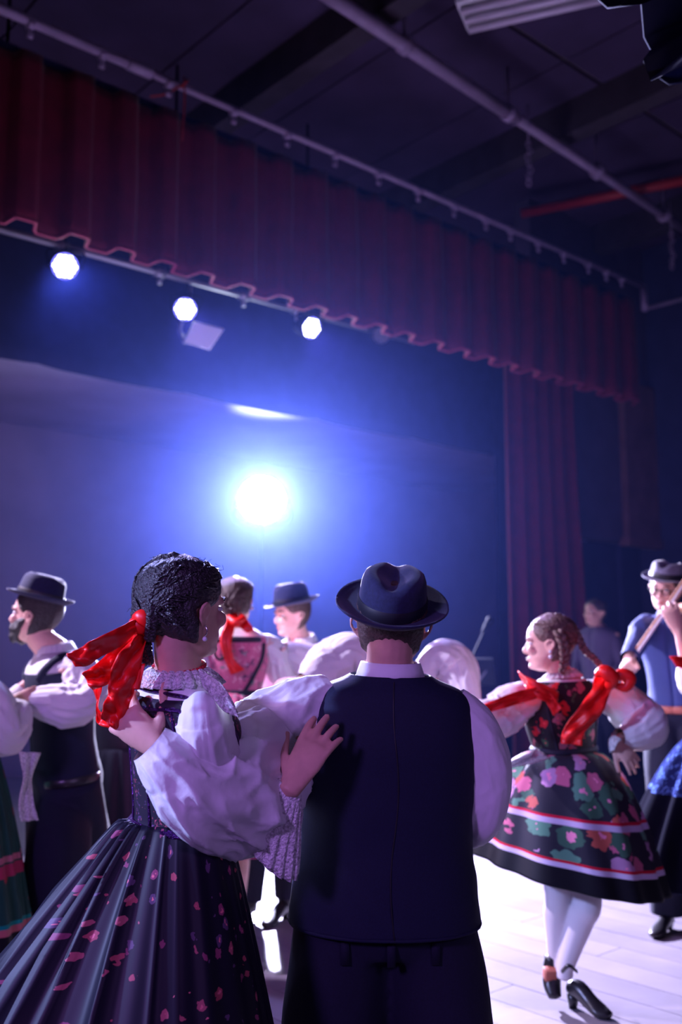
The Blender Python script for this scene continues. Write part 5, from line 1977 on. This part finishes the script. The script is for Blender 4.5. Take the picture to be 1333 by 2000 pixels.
# -------------------------------------------------------------------- dancer cut off at the right edge
r = thing('person', 'dancer cut off by the right edge with raised hand and blue dotted skirt', 'person', (at(1415, 1400, 4.6).x, 4.6, 0))
T = Torso(at(1425, 1510, 4.62), at(1418, 1290, 4.6), (.3, .95, 0))
hd = Head(at(1418, 1225, 4.6), .22, -20)
b = MB()
hd.skull(b)
hd.neck(b, T.pt(.98), .048)
core(b, T, scaled(FEMALE, .93))
wr = at(1327, 1232, 4.5)
arm_tube(b, T.pt(.86, -.14), at(1352, 1330, 4.5), wr, .88)
hand(b, wr, (-.35, .1, 1), (-.2, -1, .1), thumb=1, scale=1.05, curls=[(.5, .8, .6), (.4, .8, .6), (.5, .8, .6), (.6, .8, .6)], spread=.2, thumb_out=.9)
arm_tube(b, T.pt(.86, .14), at(1490, 1400, 4.6), at(1500, 1300, 4.5), .88)
hand(b, at(1500, 1300, 4.5), (0, 0, 1), (0, -1, 0), scale=.9)
leg_tube(b, T.pt(0, .07), floorpt(1440, 4.6, .5), floorpt(1442, 4.6, .09))
leg_tube(b, T.pt(0, -.07), floorpt(1395, 4.6, .5), floorpt(1392, 4.6, .09))
voxel_body(r, b, 'skin_pale', .007)
hd.face(r)
hd.hair(r, 'hair_brown', .06)
obj('bodice', T.loft(sub(FEMALE, .2, .93, .010), nk=24, n=50), 'bodice_dark', r, solid=.003)
sleeve(r, [T.pt(.85, -.11), at(1375, 1330, 4.56), at(1354, 1335, 4.5), at(1345, 1300, 4.5)], [.05, .07, .065, .05], folds=.09, seed=91, seg=50, n=50)
obj('red_ribbon', sheet([at(1308, 1282, 4.42), at(1330, 1282, 4.42), at(1370, 1290, 4.45)], [at(1322, 1302, 4.42), at(1338, 1306, 4.42), at(1372, 1308, 4.45)], wave=.005, k=5, n=14), 'red', r, solid=.002)
skirt(r, at(1420, 1430, 4.61), .115, .105, lambda th: .47 - .04 * math.cos(th), lambda th: .44 + .05 * math.cos(th), 'blue_check', pleats=16, amp=.02, power=.6, n=260)
for q in (1442, 1392):
    f0 = floorpt(q, 4.6)
    shoe(r, f0, f0 + Vector((.05, .22, 0)), .04)

# -------------------------------------------------------------------- small dark-dressed dancer behind the ribbons
r = thing('person', 'small dancer in a long black dress half hidden behind the flying red ribbons', 'person', (at(228, 1400, 5.2).x, 5.2, 0))
T = Torso(at(228, 1500, 5.2), at(228, 1368, 5.2), (-.3, .95, 0))
hd = Head(at(226, 1322, 5.2), .205, 40)
b = MB()
hd.skull(b)
hd.neck(b, T.pt(.98), .042)
core(b, T, scaled(FEMALE, .8))
for s, q in ((1, 252), (-1, 200)):
    e_, w_2 = at(q + 8 * s, 1445, 5.2), at(q + 3 * s, 1500, 5.12)
    arm_tube(b, T.pt(.86, .115 * s), e_, w_2, .75)
    hand(b, w_2, (0, -.2, -1), (s, -.2, 0), thumb=-s, scale=.75)
leg_tube(b, T.pt(0, .06), floorpt(238, 5.2, .4), floorpt(238, 5.2, .09), .8)
leg_tube(b, T.pt(0, -.06), floorpt(215, 5.2, .4), floorpt(213, 5.2, .09), .8)
voxel_body(r, b, 'skin', .008)
hd.face(r)
hd.hair(r, 'hair_black', .05)
obj('bodice', T.loft(sub(FEMALE, .1, .95, .008, .84), nk=24, n=50), 'black_trim', r, solid=.003)
for s, q in ((1, 252), (-1, 200)):
    sleeve(r, [T.pt(.85, .09 * s), at(q + 6 * s, 1420, 5.2), at(q + 7 * s, 1455, 5.18), at(q + 3 * s, 1492, 5.13)], [.04, .05, .045, .03], mname='black_trim', folds=.06, seed=95 + s, seg=40, n=40)
skirt(r, at(228, 1460, 5.2), .10, .095, lambda th: .25, lambda th: .22, 'trouser', pleats=16, amp=.012, power=.6)
for q in (238, 213):
    f0 = floorpt(q, 5.2)
    shoe(r, f0, f0 + Vector((-.06, .18, 0)), .02)

# -------------------------------------------------------------------- dim person standing by the red side curtain
r = thing('person', 'dim figure in a pale top standing in the dark beside the red side curtain', 'person', (at(1170, 1400, 8.4).x, 8.4, 0))
T = Torso(at(1172, 1340, 8.4), at(1168, 1222, 8.4), (-.7, -.7, 0))
hd = Head(at(1162, 1196, 8.38), .222, 125)
b = MB()
hd.skull(b)
hd.neck(b, T.pt(.98), .05)
core(b, T, scaled(MALE, .85))
for s in (-1, 1):
    e_ = T.pt(.35, .2 * s, .0)
    w_2 = T.pt(.05, .16 * s, .16)
    arm_tube(b, T.pt(.86, .15 * s), e_, w_2, .85)
    hand(b, w_2, T.f - T.up * .3, T.s * s, thumb=-s, scale=.9)
voxel_body(r, b, 'skin', .009)
hd.face(r)
hd.hair(r, 'hair_brown', .05)
obj('shirt', T.loft(sub(MALE, .0, .98, .006, .88), nk=24, n=50), 'wall_dark', r, solid=.003)
for s in (-1, 1):
    sleeve(r, [T.pt(.86, .13 * s), T.pt(.6, .18 * s), T.pt(.36, .2 * s), T.pt(.1, .165 * s, .13)], [.055, .055, .05, .035], mname='wall_dark', folds=.05, seed=s + 100, seg=40, n=40)
trousers(r, T, (floorpt(1162, 8.35, .5), floorpt(1180, 8.45, .5)), (floorpt(1160, 8.4, .07), floorpt(1182, 8.5, .07)), (.09, .075, .075), hip=(.155, .115))
for q in (1160, 1182):
    f0 = floorpt(q, 8.43)
    shoe(r, f0, f0 + Vector((-.16, -.16, 0)), .015)
